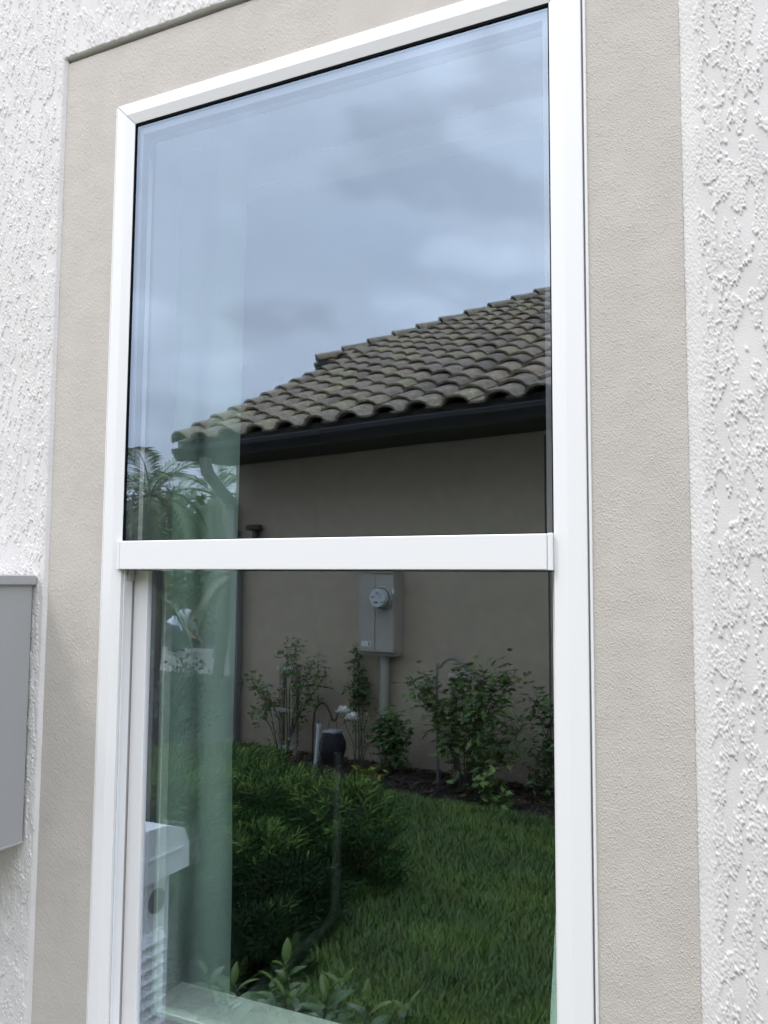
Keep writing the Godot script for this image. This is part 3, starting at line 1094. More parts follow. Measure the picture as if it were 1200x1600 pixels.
	for row in 31:
		var s := row * TE
		var s_mid := s + 0.1
		var left: float = -0.03 if s_mid < s_jog - 0.05 else hip.call(s_mid) + 0.04
		var seen := 3.35 - (s * k0) * 0.34
		var col := int(floor(left / TW)) - 1
		while col * TW < 8.9:
			var u := col * TW + 0.012 * rng.randf_range(-1, 1)
			col += 1
			if u < left - 0.12:
				continue
			var at := roof_point(u, s - 0.065 + rng.randf_range(-0.012, 0.012), 0.004)
			var kind: int = [0, 0, 1, 1, 3, 3, 5, 2, 2, 4][rng.randi() % 10]
			var xf := Transform3D(tilt_basis * Basis(Vector3.UP, rng.randf_range(-0.02, 0.02)) * Basis(Vector3.BACK, rng.randf_range(-0.02, 0.02)), at)
			if u < seen and made < 298:
				var o := MeshInstance3D.new()
				o.mesh = kinds[kind]
				o.name = "roof_tile" if made == 0 else "roof_tile_%03d" % made
				o.transform = xf
				rf.add_child(o, true)
				made += 1
			else:
				rest.append([xf, kind])
	var mm := MultiMesh.new()
	mm.transform_format = MultiMesh.TRANSFORM_3D
	mm.mesh = kinds[0]
	mm.instance_count = rest.size()
	for k in rest.size():
		mm.set_instance_transform(k, rest[k][0])
	var ro := MultiMeshInstance3D.new()
	ro.name = "further_roof_tiles"
	ro.multimesh = mm
	ro.set_meta("kind", "stuff")
	rf.add_child(ro)
	# rake and hip caps
	var caps: Array = [half_barrel(M.roof_tile_0, 0.32, 0.095), half_barrel(M.roof_tile_3, 0.32, 0.095), half_barrel(M.roof_tile_1, 0.32, 0.095)]
	for k in 13:
		var o := put("rake_tile", caps[rng.randi() % 3], null, rf)
		o.transform = Transform3D(slope * Basis(Vector3.UP, rng.randf_range(-0.02, 0.02)), roof_point(-0.02, k * TE - 0.06, 0.0))
	var a := roof_point(-0.80, s_jog - 0.06, 0.0)
	var z := roof_point(hip.call(s_top), s_top, 0.0)
	var along := (z - a).normalized()
	var count := int((z - a).length() / 0.34)
	var hb := Basis.looking_at(-along, Vector3.UP)
	for k in count:
		var o := put("hip_tile", caps[rng.randi() % 3], null, rf)
		o.transform = Transform3D(hb * Basis(Vector3.UP, rng.randf_range(-0.03, 0.03)), a + along * 0.34 * k)
	count = int((9.0 - float(hip.call(s_top))) / 0.36)
	rg_ridge(rf, caps, p3, count)

func rg_ridge(rf: Node3D, caps: Array, from: Vector3, count: int) -> void:
	for k in count:
		var o := put("ridge_tile", caps[rng.randi() % 3], null, rf)
		o.transform = Transform3D(Basis(Vector3.UP, PI / 2), from + Vector3(0.36 * k, 0.05, 0))

func wall_things() -> void:
	# meter cabinet on the neighbour's wall; local axes as the house's
	var t := thing("electric_meter_cabinet", "taupe painted electric meter cabinet with round glass meter on the reflected house wall", "electric meter", N(1.40, 0.95, 0.0))
	t.rotation.y = TURN
	var mg: Material = M.meter_grey
	put("cabinet", boxed(Vector3(0.0, 0.0, -0.145), Vector3(0.325, 0.62, -0.001), 0.003), mg, t)
	put("cover", boxed(Vector3(0.004, 0.006, -0.152), Vector3(0.155, 0.612, -0.1455), 0.002), mg, t)
	put("cover", boxed(Vector3(0.163, 0.006, -0.152), Vector3(0.322, 0.600, -0.1455), 0.002), mg, t)
	put("top_flange", boxed(Vector3(-0.004, 0.615, -0.160), Vector3(0.329, 0.628, -0.001), 0.002), mg, t)
	put("bottom_flange", boxed(Vector3(0.06, -0.028, -0.12), Vector3(0.315, -0.001, -0.001), 0.003), mg, t)
	var m := Node3D.new()
	m.name = "meter"
	m.position = Vector3(0.232, 0.425, -0.152)
	m.rotation.x = -PI / 2
	t.add_child(m)
	var b := MB.new()
	b.lathe(Vector3.ZERO, [Vector2(0.092, 0.0), Vector2(0.092, 0.022), Vector2(0.082, 0.028), Vector2(0.080, 0.03)], 28)
	put("ring", b, mg, m)
	b = MB.new()
	b.lathe(Vector3.ZERO, [Vector2(0.079, 0.03), Vector2(0.079, 0.105), Vector2(0.072, 0.118), Vector2(0.0, 0.12)], 28)
	put("glass_cover", b, M.lens, m)
	b = MB.new()
	b.lathe(Vector3.ZERO, [Vector2(0.070, 0.03), Vector2(0.070, 0.088), Vector2(0.0, 0.0885)], 28)
	put("face", b, M.meter_face, m)
	# print on the face: display and small type
	var ink := MB.new()
	for r: Array in [[-0.030, 0.036, 0.036, 0.014], [0.040, 0.020, 0.034, 0.006], [-0.052, 0.022, -0.004, 0.010], [0.022, 0.010, -0.004, 0.010], [-0.018, 0.050, -0.022, 0.004], [-0.010, 0.020, -0.034, 0.005], [-0.010, 0.020, -0.042, 0.005]]:
		ink.box(Vector3(r[0], 0.0886, -r[2] - r[3] * 0.5), Vector3(r[0] + r[1], 0.0900, -r[2] + r[3] * 0.5))
	put("face_print", ink, M.meter_dark, m)
	put("seal_tag", boxed(Vector3(0.318, 0.455, -0.165), Vector3(0.336, 0.495, -0.153), 0.002), M.white_plastic, t)
	put("sticker", boxed(Vector3(0.030, 0.045, -0.1530), Vector3(0.120, 0.085, -0.1521)), M.sticker, t)
	put("sticker_mark", boxed(Vector3(0.098, 0.052, -0.1537), Vector3(0.112, 0.078, -0.1531)), M.meter_dark, t)
	b = MB.new()
	b.tube([Vector3(0.19, -0.028, -0.055), Vector3(0.19, -0.30, -0.055), Vector3(0.175, -0.95, -0.055)], [0.036, 0.036, 0.036], 14)
	b.tube([Vector3(0.19, -0.06, -0.055), Vector3(0.19, -0.028, -0.055)], [0.043, 0.043], 14)
	b.tube([Vector3(0.188, -0.335, -0.055), Vector3(0.188, -0.36, -0.055)], [0.042, 0.042], 14)
	put("conduit", b, mg, t)
	var lamp := thing("wall_bracket", "small dark T shaped bracket on the reflected wall beside the downspout", "bracket", N(0.275, 1.60, 0.0))
	lamp.rotation.y = TURN
	put("arm", boxed(Vector3(-0.075, 0.33, -0.09), Vector3(0.075, 0.38, -0.03), 0.008), M.soffit_paint, lamp)
	put("stem", boxed(Vector3(-0.022, 0.2, -0.06), Vector3(0.022, 0.33, -0.001), 0.004), M.soffit_paint, lamp)

func stake_trellis(label: String, at: Array, heights: Array, bars: Array, wood: Material) -> void:
	var o: Vector3 = at[0]
	var t := thing("trellis", label, "trellis", o, "wooden stake trellises in the planting bed")
	for k in 2:
		var b := MB.new()
		var p: Vector3 = at[k] - o
		b.box(Vector3(p.x - 0.02, -0.02, p.z - 0.02), Vector3(p.x + 0.02, heights[k], p.z + 0.02), 0.003)
		put("stake", b, wood, t)
	for y: float in bars:
		var b := MB.new()
		var q: Vector3 = at[1] - o
		b.box(Vector3(-0.025, y, q.z * 0.5 - 0.034), Vector3(q.x + 0.025, y + 0.032, q.z * 0.5 - 0.021), 0.002)
		put("crossbar", b, M.pale_wood, t)

func hook(label: String, foot: Vector3, path: Array, m: Material, r: float) -> void:
	var t := thing("shepherd_hook", label, "garden hook", foot, "metal hooks in the planting bed")
	var b := MB.new()
	var cv := Curve3D.new()
	for k in path.size():
		var p: Vector3 = path[k] - foot
		var tan_ := Vector3.ZERO
		if k > 0 and k < path.size() - 1:
			tan_ = (path[k + 1] - path[k - 1]) * 0.22
		cv.add_point(p, -tan_, tan_)
	var pts := cv.tessellate(4, 4)
	var arr: Array = []
	var rad: Array = []
	for p in pts:
		arr.append(p)
		rad.append(r)
	b.tube(arr, rad, 8)
	put("rod", b, m, t)

# stems with small leaves
func rose(called: String, label: String, foot: Vector3, tips: Array, leaf_n: int, size: float, col: Color, clump := 0.12, cat := "rose bush") -> Node3D:
	var t := thing(called, label, cat, foot, "shrubs in the planting bed")
	var st := MB.new()
	var lf := MB.new()
	for tip: Vector3 in tips:
		var end := tip - foot
		var bend := Vector3(end.x * 0.35, end.y * 0.62, end.z * 0.35) + rv(0.04)
		var a := Vector3(rng.randf_range(-0.03, 0.03), -0.02, rng.randf_range(-0.03, 0.03))
		st.tube([a, a.lerp(bend, 0.5) + rv(0.01), bend, bend.lerp(end, 0.55) + rv(0.02), end], [0.006, 0.005, 0.004, 0.003, 0.002], 5, false)
		for k in int(leaf_n * 1.25):
			var s := pow(rng.randf(), 0.55)
			var p := bend.lerp(end, s) if s > 0.25 else a.lerp(bend, 0.55 + s * 1.8)
			p += rdir() * clump * pow(rng.randf(), 0.5)
			if k % 8 == 0:
				st.tube([bend.lerp(end, s), p], [0.002, 0.0012], 4, false)
			lf.col = tint(Color(col.r * 2.5, col.g * 1.95, col.b * 1.7), 0.38)
			if rng.randf() < 0.06:
				lf.col = tint(Color(0.16, 0.12, 0.03), 0.3)
			var d := rdir()
			d.y = d.y * 0.5 - 0.1
			lf.leaf(p, d.normalized(), (Vector3.UP + rv(0.5)).normalized(), size * rng.randf_range(0.8, 1.5), size * rng.randf_range(0.6, 0.95))
	put("stem", st, M.bark, t)
	put("foliage", lf, M.leaf, t)
	return t

func podocarpus(label: String, at: Vector3, hgt: float, rad: float, fresh: float) -> void:
	var t := thing("hedge_shrub", label, "shrub", at, "podocarpus hedge shrubs")
	hgt *= 0.86
	var st := MB.new()
	var lf := MB.new()
	for s in 7:
		var ang := TAU * s / 7.0 + rng.randf()
		var e := Vector3(cos(ang) * rad * 0.6, hgt * rng.randf_range(0.6, 0.85), sin(ang) * rad * 0.6)
		st.tube([Vector3(cos(ang) * 0.03, -0.02, sin(ang) * 0.03), e * Vector3(0.4, 0.5, 0.4) + rv(0.02), e], [0.011, 0.008, 0.004], 6, false)
	var n := int(330 * rad / 0.35)
	for k in n:
		# a shoot somewhere in the crown, more of them near its surface
		var d := rdir()
		var rr := pow(rng.randf(), 0.4)
		var p := Vector3(d.x * rad, hgt * 0.62 + d.y * hgt * 0.42, d.z * rad) * Vector3(rr, 1, rr)
		if d.y < 0:
			p.y = hgt * rng.randf_range(0.12, 0.62)
		p.y = minf(p.y, hgt * (0.93 + 0.1 * rng.randf()))
		var dir := (Vector3(d.x, absf(d.y) * 0.6 + 0.55, d.z) + rv(0.35)).normalized()
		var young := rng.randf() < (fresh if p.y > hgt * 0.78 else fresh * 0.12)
		var ln := rng.randf_range(0.07, 0.13)
		st.tube([p - dir * ln, p], [0.0025, 0.0015], 4, false)
		for q in 17:
			var s := float(q) / 17.0
			var ang := q * 2.4
			var sx := dir.cross(Vector3(0.2, 0.1, 1)).normalized()
			var sy := sx.cross(dir)
			var o := (sx * cos(ang) + sy * sin(ang)) * lerpf(1.0, 0.45, s) + dir * lerpf(0.35, 1.0, s)
			lf.col = tint(Color(0.145, 0.225, 0.055) if young and s > 0.35 else (Color(0.035, 0.085, 0.022) if fresh > 0.1 else Color(0.018, 0.045, 0.014)), 0.3)  # low shrubs get darker leaves: shade along the hedge front put into colour
			lf.blade(p - dir * ln * (1.0 - s), o.normalized(), dir, rng.randf_range(0.045, 0.075), rng.randf_range(0.006, 0.009))
	put("stem", st, M.bark, t)
	put("foliage", lf, M.needle_leaf, t)

func broad_leaf_mesh(len_: float, wid: float, col: Color) -> ArrayMesh:
	var b := MB.new()
	b.col = col
	var rows := 6
	var pts: Array = []
	for k in rows + 1:
		var s := float(k) / rows
		var w := wid * 0.5 * pow(sin(PI * pow(s, 0.8)), 0.8) if k > 0 and k < rows else 0.0
		var y := 0.10 * len_ * sin(s * PI * 0.6) - 0.22 * len_ * s * s
		pts.append([Vector3(-w, y + w * 0.35, s * len_), Vector3(0, y, s * len_), Vector3(w, y + w * 0.35, s * len_)])
	for k in rows:
		for q in 2:
			b.quad(pts[k][q], pts[k][q + 1], pts[k + 1][q + 1], pts[k + 1][q], Vector3.UP)
	return b.mesh(M.glossy_leaf)

func broad_plant(label: String, at: Vector3, hgt: float, shoots: int, leaves: Array) -> void:
	var t := thing("broadleaf_plant", label, "plant", at, "broad leaved plants below the window")
	for s in shoots:
		var ang := TAU * s / shoots + rng.randf_range(-0.4, 0.4)
		var lean := rng.randf_range(0.05, 0.16)
		var top := Vector3(cos(ang) * lean, hgt * rng.randf_range(0.72, 1.0), sin(ang) * lean)
		var st := MB.new()
		st.tube([Vector3(cos(ang) * 0.02, -0.02, sin(ang) * 0.02), top * Vector3(0.5, 0.5, 0.5) + rv(0.01), top], [0.006, 0.005, 0.003], 5, false)
		put("stem", st, M.bark, t)
		for q in 9:
			var f := 1.0 - q / 10.0
			var a2 := q * 2.4 + s
			var dir := Vector3(cos(a2), lerpf(0.15, 1.3, f * f * f), sin(a2)).normalized()
			var o := MeshInstance3D.new()
			o.mesh = leaves[(0 if q < 3 and rng.randf() < 0.7 else 1 + rng.randi() % 2)]
			o.name = "leaf"
			t.add_child(o, true)
			o.name = "leaf_%03d" % (s * 9 + q)
			o.transform = Transform3D(Basis.looking_at(-dir, Vector3.UP + rv(0.2)).scaled(Vector3.ONE * rng.randf_range(0.75, 1.15) * lerpf(0.9, 0.62, f)), top.lerp(Vector3(0, hgt * 0.2, 0), 1.0 - lerpf(0.45, 1.0, f)))

func garden() -> void:
	stake_trellis("two weathered wooden stakes with pale crossbars holding a rose near the downspout", [N(0.64, 0.0, 0.15), N(0.81, 0.0, 0.18)], [0.80, 0.80], [0.76, 0.42, 0.12], M.old_wood)
	stake_trellis("short wooden frame of two stakes under a top bar inside the large rose bush", [N(2.31, 0.0, 0.25), N(2.51, 0.0, 0.25)], [0.83, 0.83], [0.815], M.old_wood)
	hook("black iron hook holding the dark feeder beside the white pipe", N(1.07, 0.0, 0.3), [N(1.07, -0.02, 0.3), N(1.08, 0.36, 0.3), N(1.11, 0.50, 0.3), N(1.18, 0.545, 0.3), N(1.24, 0.48, 0.3), N(1.27, 0.42, 0.3), N(1.305, 0.44, 0.3), N(1.315, 0.49, 0.3)], M.black_iron, 0.008)
	hook("tall grey hook arching over beside the large rose bush", N(2.23, 0.0, 0.35), [N(2.23, -0.02, 0.35), N(2.23, 0.80, 0.35), N(2.26, 0.90, 0.35), N(2.34, 0.955, 0.35), N(2.42, 0.93, 0.35), N(2.47, 0.88, 0.35)], M.grey_iron, 0.009)
	var t := thing("hanging_feeder", "dark speckled barrel shaped feeder hanging from the black hook", "bird feeder", N(1.27, 0.08, 0.3))
	t.rotation.y = TURN
	var b := MB.new()
	b.lathe(Vector3.ZERO, [Vector2(0.0, 0.0), Vector2(0.065, 0.006), Vector2(0.085, 0.05), Vector2(0.108, 0.12), Vector2(0.104, 0.18), Vector2(0.078, 0.235), Vector2(0.06, 0.25), Vector2(0.0, 0.25)], 20)
	put("body", b, M.seed_sock, t)
	put("cap", boxed(Vector3(-0.062, 0.245, -0.062), Vector3(0.062, 0.265, 0.062), 0.006), M.grey_box, t)
	b = MB.new()
	b.tube([Vector3(-0.05, 0.26, 0), Vector3(-0.03, 0.34, 0), Vector3(0.0, 0.355, 0), Vector3(0.03, 0.34, 0), Vector3(0.05, 0.26, 0)], [0.003, 0.003, 0.003, 0.003, 0.003], 6)
	put("wire", b, M.black_iron, t)
	t = thing("irrigation_pipe", "thin white plastic riser pipe with a grey nozzle leaning in the bed", "pipe", N(1.185, 0.0, 0.42))
	b = MB.new()
	b.tube([Vector3(0, -0.02, 0), Vector3(0.045, 0.40, -0.02)], [0.013, 0.012], 10)
	b.tube([Vector3(0.043, 0.385, -0.019), Vector3(0.0455, 0.41, -0.0205)], [0.017, 0.017], 10)
	put("pipe", b, M.white_plastic, t)
	b = MB.new()
	b.tube([Vector3(0.0455, 0.41, -0.0205), Vector3(0.048, 0.445, -0.021)], [0.011, 0.010], 8)
	put("nozzle", b, M.grey_iron, t)

	var g := Color(0.055, 0.115, 0.04)
	rose("rose_bush", "loose climbing rose tied to the two wooden stakes near the downspout", N(0.72, 0.0, 0.2),
		[N(0.86, 1.02, 0.25), N(1.05, 0.88, 0.25), N(0.95, 0.80, 0.3), N(0.42, 0.70, 0.3), N(0.50, 0.45, 0.3), N(1.12, 0.75, 0.2), N(0.60, 0.62, 0.3), N(0.75, 0.9, 0.22), N(1.0, 0.6, 0.22)], 44, 0.042, g, 0.11)
	rose("vine", "small dark vine climbing the wall beside the meter cabinet", N(1.36, 0.0, 0.06),
		[N(1.33, 0.98, 0.08), N(1.38, 0.78, 0.1), N(1.43, 0.70, 0.12), N(1.30, 0.66, 0.1)], 50, 0.045, Color(0.04, 0.085, 0.03), 0.07, "vine")
	t = rose("rose_bush", "thin rose with two white blooms in front of the meter conduit", N(1.58, 0.0, 0.42),
		[N(1.46, 0.50, 0.42), N(1.54, 0.46, 0.42), N(1.66, 0.50, 0.40), N(1.72, 0.40, 0.42)], 12, 0.034, g, 0.05)
	for p: Vector3 in [N(1.455, 0.515, 0.43), N(1.545, 0.475, 0.44)]:
		var f := MB.new()
		for k in 26:
			f.col = tint(Color(0.90, 0.90, 0.85), 0.05)
			var d := rdir()
			d.y = absf(d.y) * 0.8 + 0.1
			f.leaf(p - t.position + d * 0.01, d.normalized(), Vector3(d.x, 1.2, d.z).normalized(), 0.052, 0.05, 0.35)
		put("bloom", f, M.petal, t)
	rose("shrub", "low dark green shrub growing behind the conduit below the meter", N(1.74, 0.0, 0.25),
		[N(1.72, 0.48, 0.25), N(1.84, 0.50, 0.28), N(1.92, 0.42, 0.3), N(1.78, 0.36, 0.3), N(1.66, 0.40, 0.22), N(1.88, 0.25, 0.3)], 70, 0.048, Color(0.045, 0.10, 0.035), 0.10, "shrub")
	rose("rose_bush", "large leafy rose bush spreading over the short wooden frame", N(2.45, 0.0, 0.38),
		[N(2.05, 0.78, 0.4), N(2.15, 0.82, 0.4), N(2.25, 0.70, 0.42), N(2.40, 0.82, 0.32), N(2.48, 0.66, 0.42), N(2.62, 0.78, 0.4), N(2.72, 0.90, 0.38), N(2.84, 0.92, 0.36), N(2.78, 0.70, 0.42), N(2.90, 0.55, 0.4), N(2.58, 0.50, 0.46), N(2.35, 0.46, 0.46), N(2.66, 0.34, 0.46), N(2.25, 0.55, 0.42), N(2.50, 0.90, 0.35), N(2.82, 0.38, 0.42)], 62, 0.05, Color(0.055, 0.11, 0.038), 0.13)
	rose("shrub", "dark sprawling shrub at the bed's end against the wall joint", N(3.0, 0.0, 0.3),
		[N(2.95, 0.72, 0.28), N(3.10, 0.70, 0.3), N(3.24, 0.66, 0.3), N(3.05, 0.45, 0.32), N(3.18, 0.40, 0.3), N(2.98, 0.25, 0.35)], 48, 0.052, Color(0.045, 0.09, 0.035), 0.12, "shrub")
	rose("low_plant", "small yellow green plant at the mulch edge below the conduit", N(1.80, 0.0, 0.62),
		[N(1.75, 0.16, 0.62), N(1.88, 0.18, 0.64), N(1.82, 0.10, 0.68)], 26, 0.045, Color(0.11, 0.16, 0.03), 0.06, "plant")
	rose("low_plant", "small green plant beside the foot of the large rose", N(2.72, 0.0, 0.58),
		[N(2.66, 0.20, 0.58), N(2.78, 0.24, 0.6), N(2.86, 0.14, 0.62)], 34, 0.05, Color(0.065, 0.13, 0.04), 0.07, "plant")

	var spots := [
		[-0.78, 2.42, 0.60, 0.34, "feathery podocarpus at the lawn end of the hedge, in front of the feeder"],
		[-1.28, 2.55, 0.58, 0.42, "feathery podocarpus in the hedge in front of the white riser pipe"],
		[-1.62, 2.15, 0.62, 0.46, "feathery podocarpus in the hedge in front of the downspout foot"],
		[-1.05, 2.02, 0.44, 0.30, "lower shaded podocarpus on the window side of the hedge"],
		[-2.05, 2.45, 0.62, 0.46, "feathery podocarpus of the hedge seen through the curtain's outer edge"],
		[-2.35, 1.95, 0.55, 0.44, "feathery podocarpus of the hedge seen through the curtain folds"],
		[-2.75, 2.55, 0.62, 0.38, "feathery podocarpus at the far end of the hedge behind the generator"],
		[-0.74, 1.86, 0.36, 0.27, "small podocarpus coloured dark for shade at the lawn edge, below the hedge's bright tips"],
		[-0.66, 1.48, 0.30, 0.24, "small podocarpus coloured dark for shade between the lawn edge and the broad leaved plants"],
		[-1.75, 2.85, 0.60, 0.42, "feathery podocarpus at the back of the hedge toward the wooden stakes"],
		[-1.72, 1.70, 0.42, 0.36, "podocarpus coloured dark for shade in the hedge's shaded foot behind the curtain folds"],
		[-1.20, 1.60, 0.38, 0.30, "podocarpus coloured dark for shade in the hedge's shaded foot by the curtain's outer edge"]]
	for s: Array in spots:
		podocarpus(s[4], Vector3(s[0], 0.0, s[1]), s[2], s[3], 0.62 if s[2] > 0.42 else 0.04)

	var leaves := [broad_leaf_mesh(0.11, 0.040, Color(0.13, 0.21, 0.03)), broad_leaf_mesh(0.12, 0.052, Color(0.075, 0.15, 0.03)), broad_leaf_mesh(0.13, 0.055, Color(0.065, 0.13, 0.03))]
	broad_plant("broad leaved plant below the window with a bright yellow green top shoot", Vector3(-0.04, 0, 0.80), 0.41, 5, leaves)
	broad_plant("broad leaved plant below the window nearest the generator", Vector3(-0.26, 0, 0.82), 0.38, 5, leaves)
	broad_plant("dark broad leaved plant below the window close to the lawn", Vector3(0.19, 0, 0.78), 0.33, 5, leaves)

	# standby generator by our wall
	var gn := thing("generator", "pale louvred standby generator with a rounded lid standing by the house wall", "generator", Vector3(-1.205, 0, 0.62))
	var gp: Material = M.generator_paint
	put("base_pad", boxed(Vector3(-0.68, -0.02, -0.38), Vector3(0.68, 0.06, 0.38), 0.01), M.paving, gn)
	put("body", boxed(Vector3(-0.58, 0.061, -0.30), Vector3(0.575, 0.585, 0.30), 0.02), gp, gn)
	b = MB.new()
	var sec: Array = []
	for p: Vector2 in [Vector2(-0.335, 0.578), Vector2(-0.335, 0.67), Vector2(-0.31, 0.705), Vector2(-0.22, 0.735), Vector2(0.0, 0.748), Vector2(0.22, 0.735), Vector2(0.31, 0.705), Vector2(0.335, 0.65), Vector2(0.335, 0.578)]:
		sec.append(Vector3(-0.61, p.y, p.x))
	b.prism(sec, Vector3(1.22, 0, 0))
	var lid := put("lid", b, gp, gn)
	put("lid_seam", boxed(Vector3(0.611, 0.645, -0.30), Vector3(0.616, 0.652, 0.30)), gp, lid)
	for z: float in [0.22, 0.02]:
		b = MB.new()
		b.tube([Vector3(0.572, 0.50, z), Vector3(0.579, 0.50, z)], [0.038, 0.038], 20)
		put("latch_recess", b, M.generator_shade, gn)
	for k in 9:
		b = MB.new()
		var y := 0.10 + k * 0.036
		b.prism([Vector3(0.576, y, -0.22), Vector3(0.604, y, -0.22), Vector3(0.576, y + 0.026, -0.22)], Vector3(0, 0, 0.46))
		put("louver", b, gp, gn)

# ------------------------------------------------------------------ beyond the gap between the houses
func frond_mesh(len_: float, droop: float, col: Color, wide: float) -> ArrayMesh:
	var b := MB.new()
	b.col = col * 0.9
	var pts: Array = []
	var rad: Array = []
	for k in 11:
		var s := k / 10.0
		pts.append(Vector3(0, len_ * (0.45 * s - droop * s * s), len_ * s * (1.0 - 0.25 * s * droop)))
		rad.append(lerpf(0.016, 0.003, s))
	b.tube(pts, rad, 5, false)
	for k in 40:
		var s := lerpf(0.12, 0.99, k / 39.0)
		var f := s * 10.0
		var i0 := mini(int(f), 9)
		var p: Vector3 = pts[i0].lerp(pts[i0 + 1], f - i0)
		var dir: Vector3 = (pts[i0 + 1] - pts[i0]).normalized()
		for side: float in [-1.0, 1.0]:
			b.col = tint(col, 0.22)
			var d := (Vector3(side, 0.25, 0) + dir * 0.7 + Vector3(0, -0.25, 0) + rv(0.08)).normalized()
			b.blade(p, d, Vector3(0, 1, 0), wide * sin(PI * (0.15 + 0.8 * s)) * rng.randf_range(0.85, 1.1), 0.028)
	return b.mesh(M.leaf)

func palm(label: String, at: Vector3, trunk: float, fronds: Array, count: int, scale_: float) -> void:
	var t := thing("palm_tree", label, "palm tree", at, "palms beyond the gap between the houses")
	var b := MB.new()
	var path: Array = []
	var rad: Array = []
	for k in 13:
		path.append(Vector3(0.08 * sin(k * 0.35), -0.05 + trunk * k / 12.0, 0.03 * k / 12.0))
		rad.append(0.085 + (0.012 if k % 2 == 0 else 0.0))
	b.tube(path, rad, 10)
	put("trunk", b, M.bark, t)
	for k in count:
		var o := MeshInstance3D.new()
		o.mesh = fronds[k % fronds.size()]
		t.add_child(o, true)
		o.name = "frond" if k == 0 else "frond_%03d" % k
		var lift := lerpf(0.75, -0.75, float(k) / count)
		o.transform = Transform3D((Basis(Vector3.UP, k * 2.4 + 0.3) * Basis(Vector3.RIGHT, -lift)).scaled(Vector3.ONE * scale_ * rng.randf_range(0.85, 1.1)), path[12])

func tree(called: String, label: String, at: Vector3, hgt: float, rad: float, low: float, n: int, size: float, col: Color, cat := "tree", group := "trees beyond the gap between the houses") -> void:
	var t := thing(called, label, cat, at, group)
	var tr := MB.new()
	var lf := MB.new()
	if low > 0.3:
		tr.tube([Vector3(0, -0.1, 0), Vector3(0.05, low * 0.6, 0.02), Vector3(0.02, low + 0.3, 0)], [0.14, 0.11, 0.08], 9, false)
	var cl: Array[Vector3] = []
	for k in 22:
		var d := rdir()
		var p := Vector3(d.x * rad * 0.8, lerpf(low, hgt, 0.5 + d.y * 0.42), d.z * rad * 0.8)
		cl.append(p)
		tr.tube([Vector3(0, maxf(low * 0.7, 0.05), 0), p * Vector3(0.45, 0.7, 0.45), p], [0.03, 0.018, 0.006], 5, false)
	for k in n:
		var c: Vector3 = cl[rng.randi() % cl.size()]
		var p := c + rdir() * pow(rng.randf(), 0.45) * rad * 0.42
		p.y = maxf(p.y, 0.03)
		lf.col = tint(col, 0.38)
		var d := rdir()
		d.y -= 0.2
		lf.leaf(p, d.normalized(), (Vector3.UP + rv(0.7)).normalized(), size * rng.randf_range(0.7, 1.3), size * 0.5)
	put("trunk", tr, M.bark, t)
	put("crown", lf, M.leaf, t)

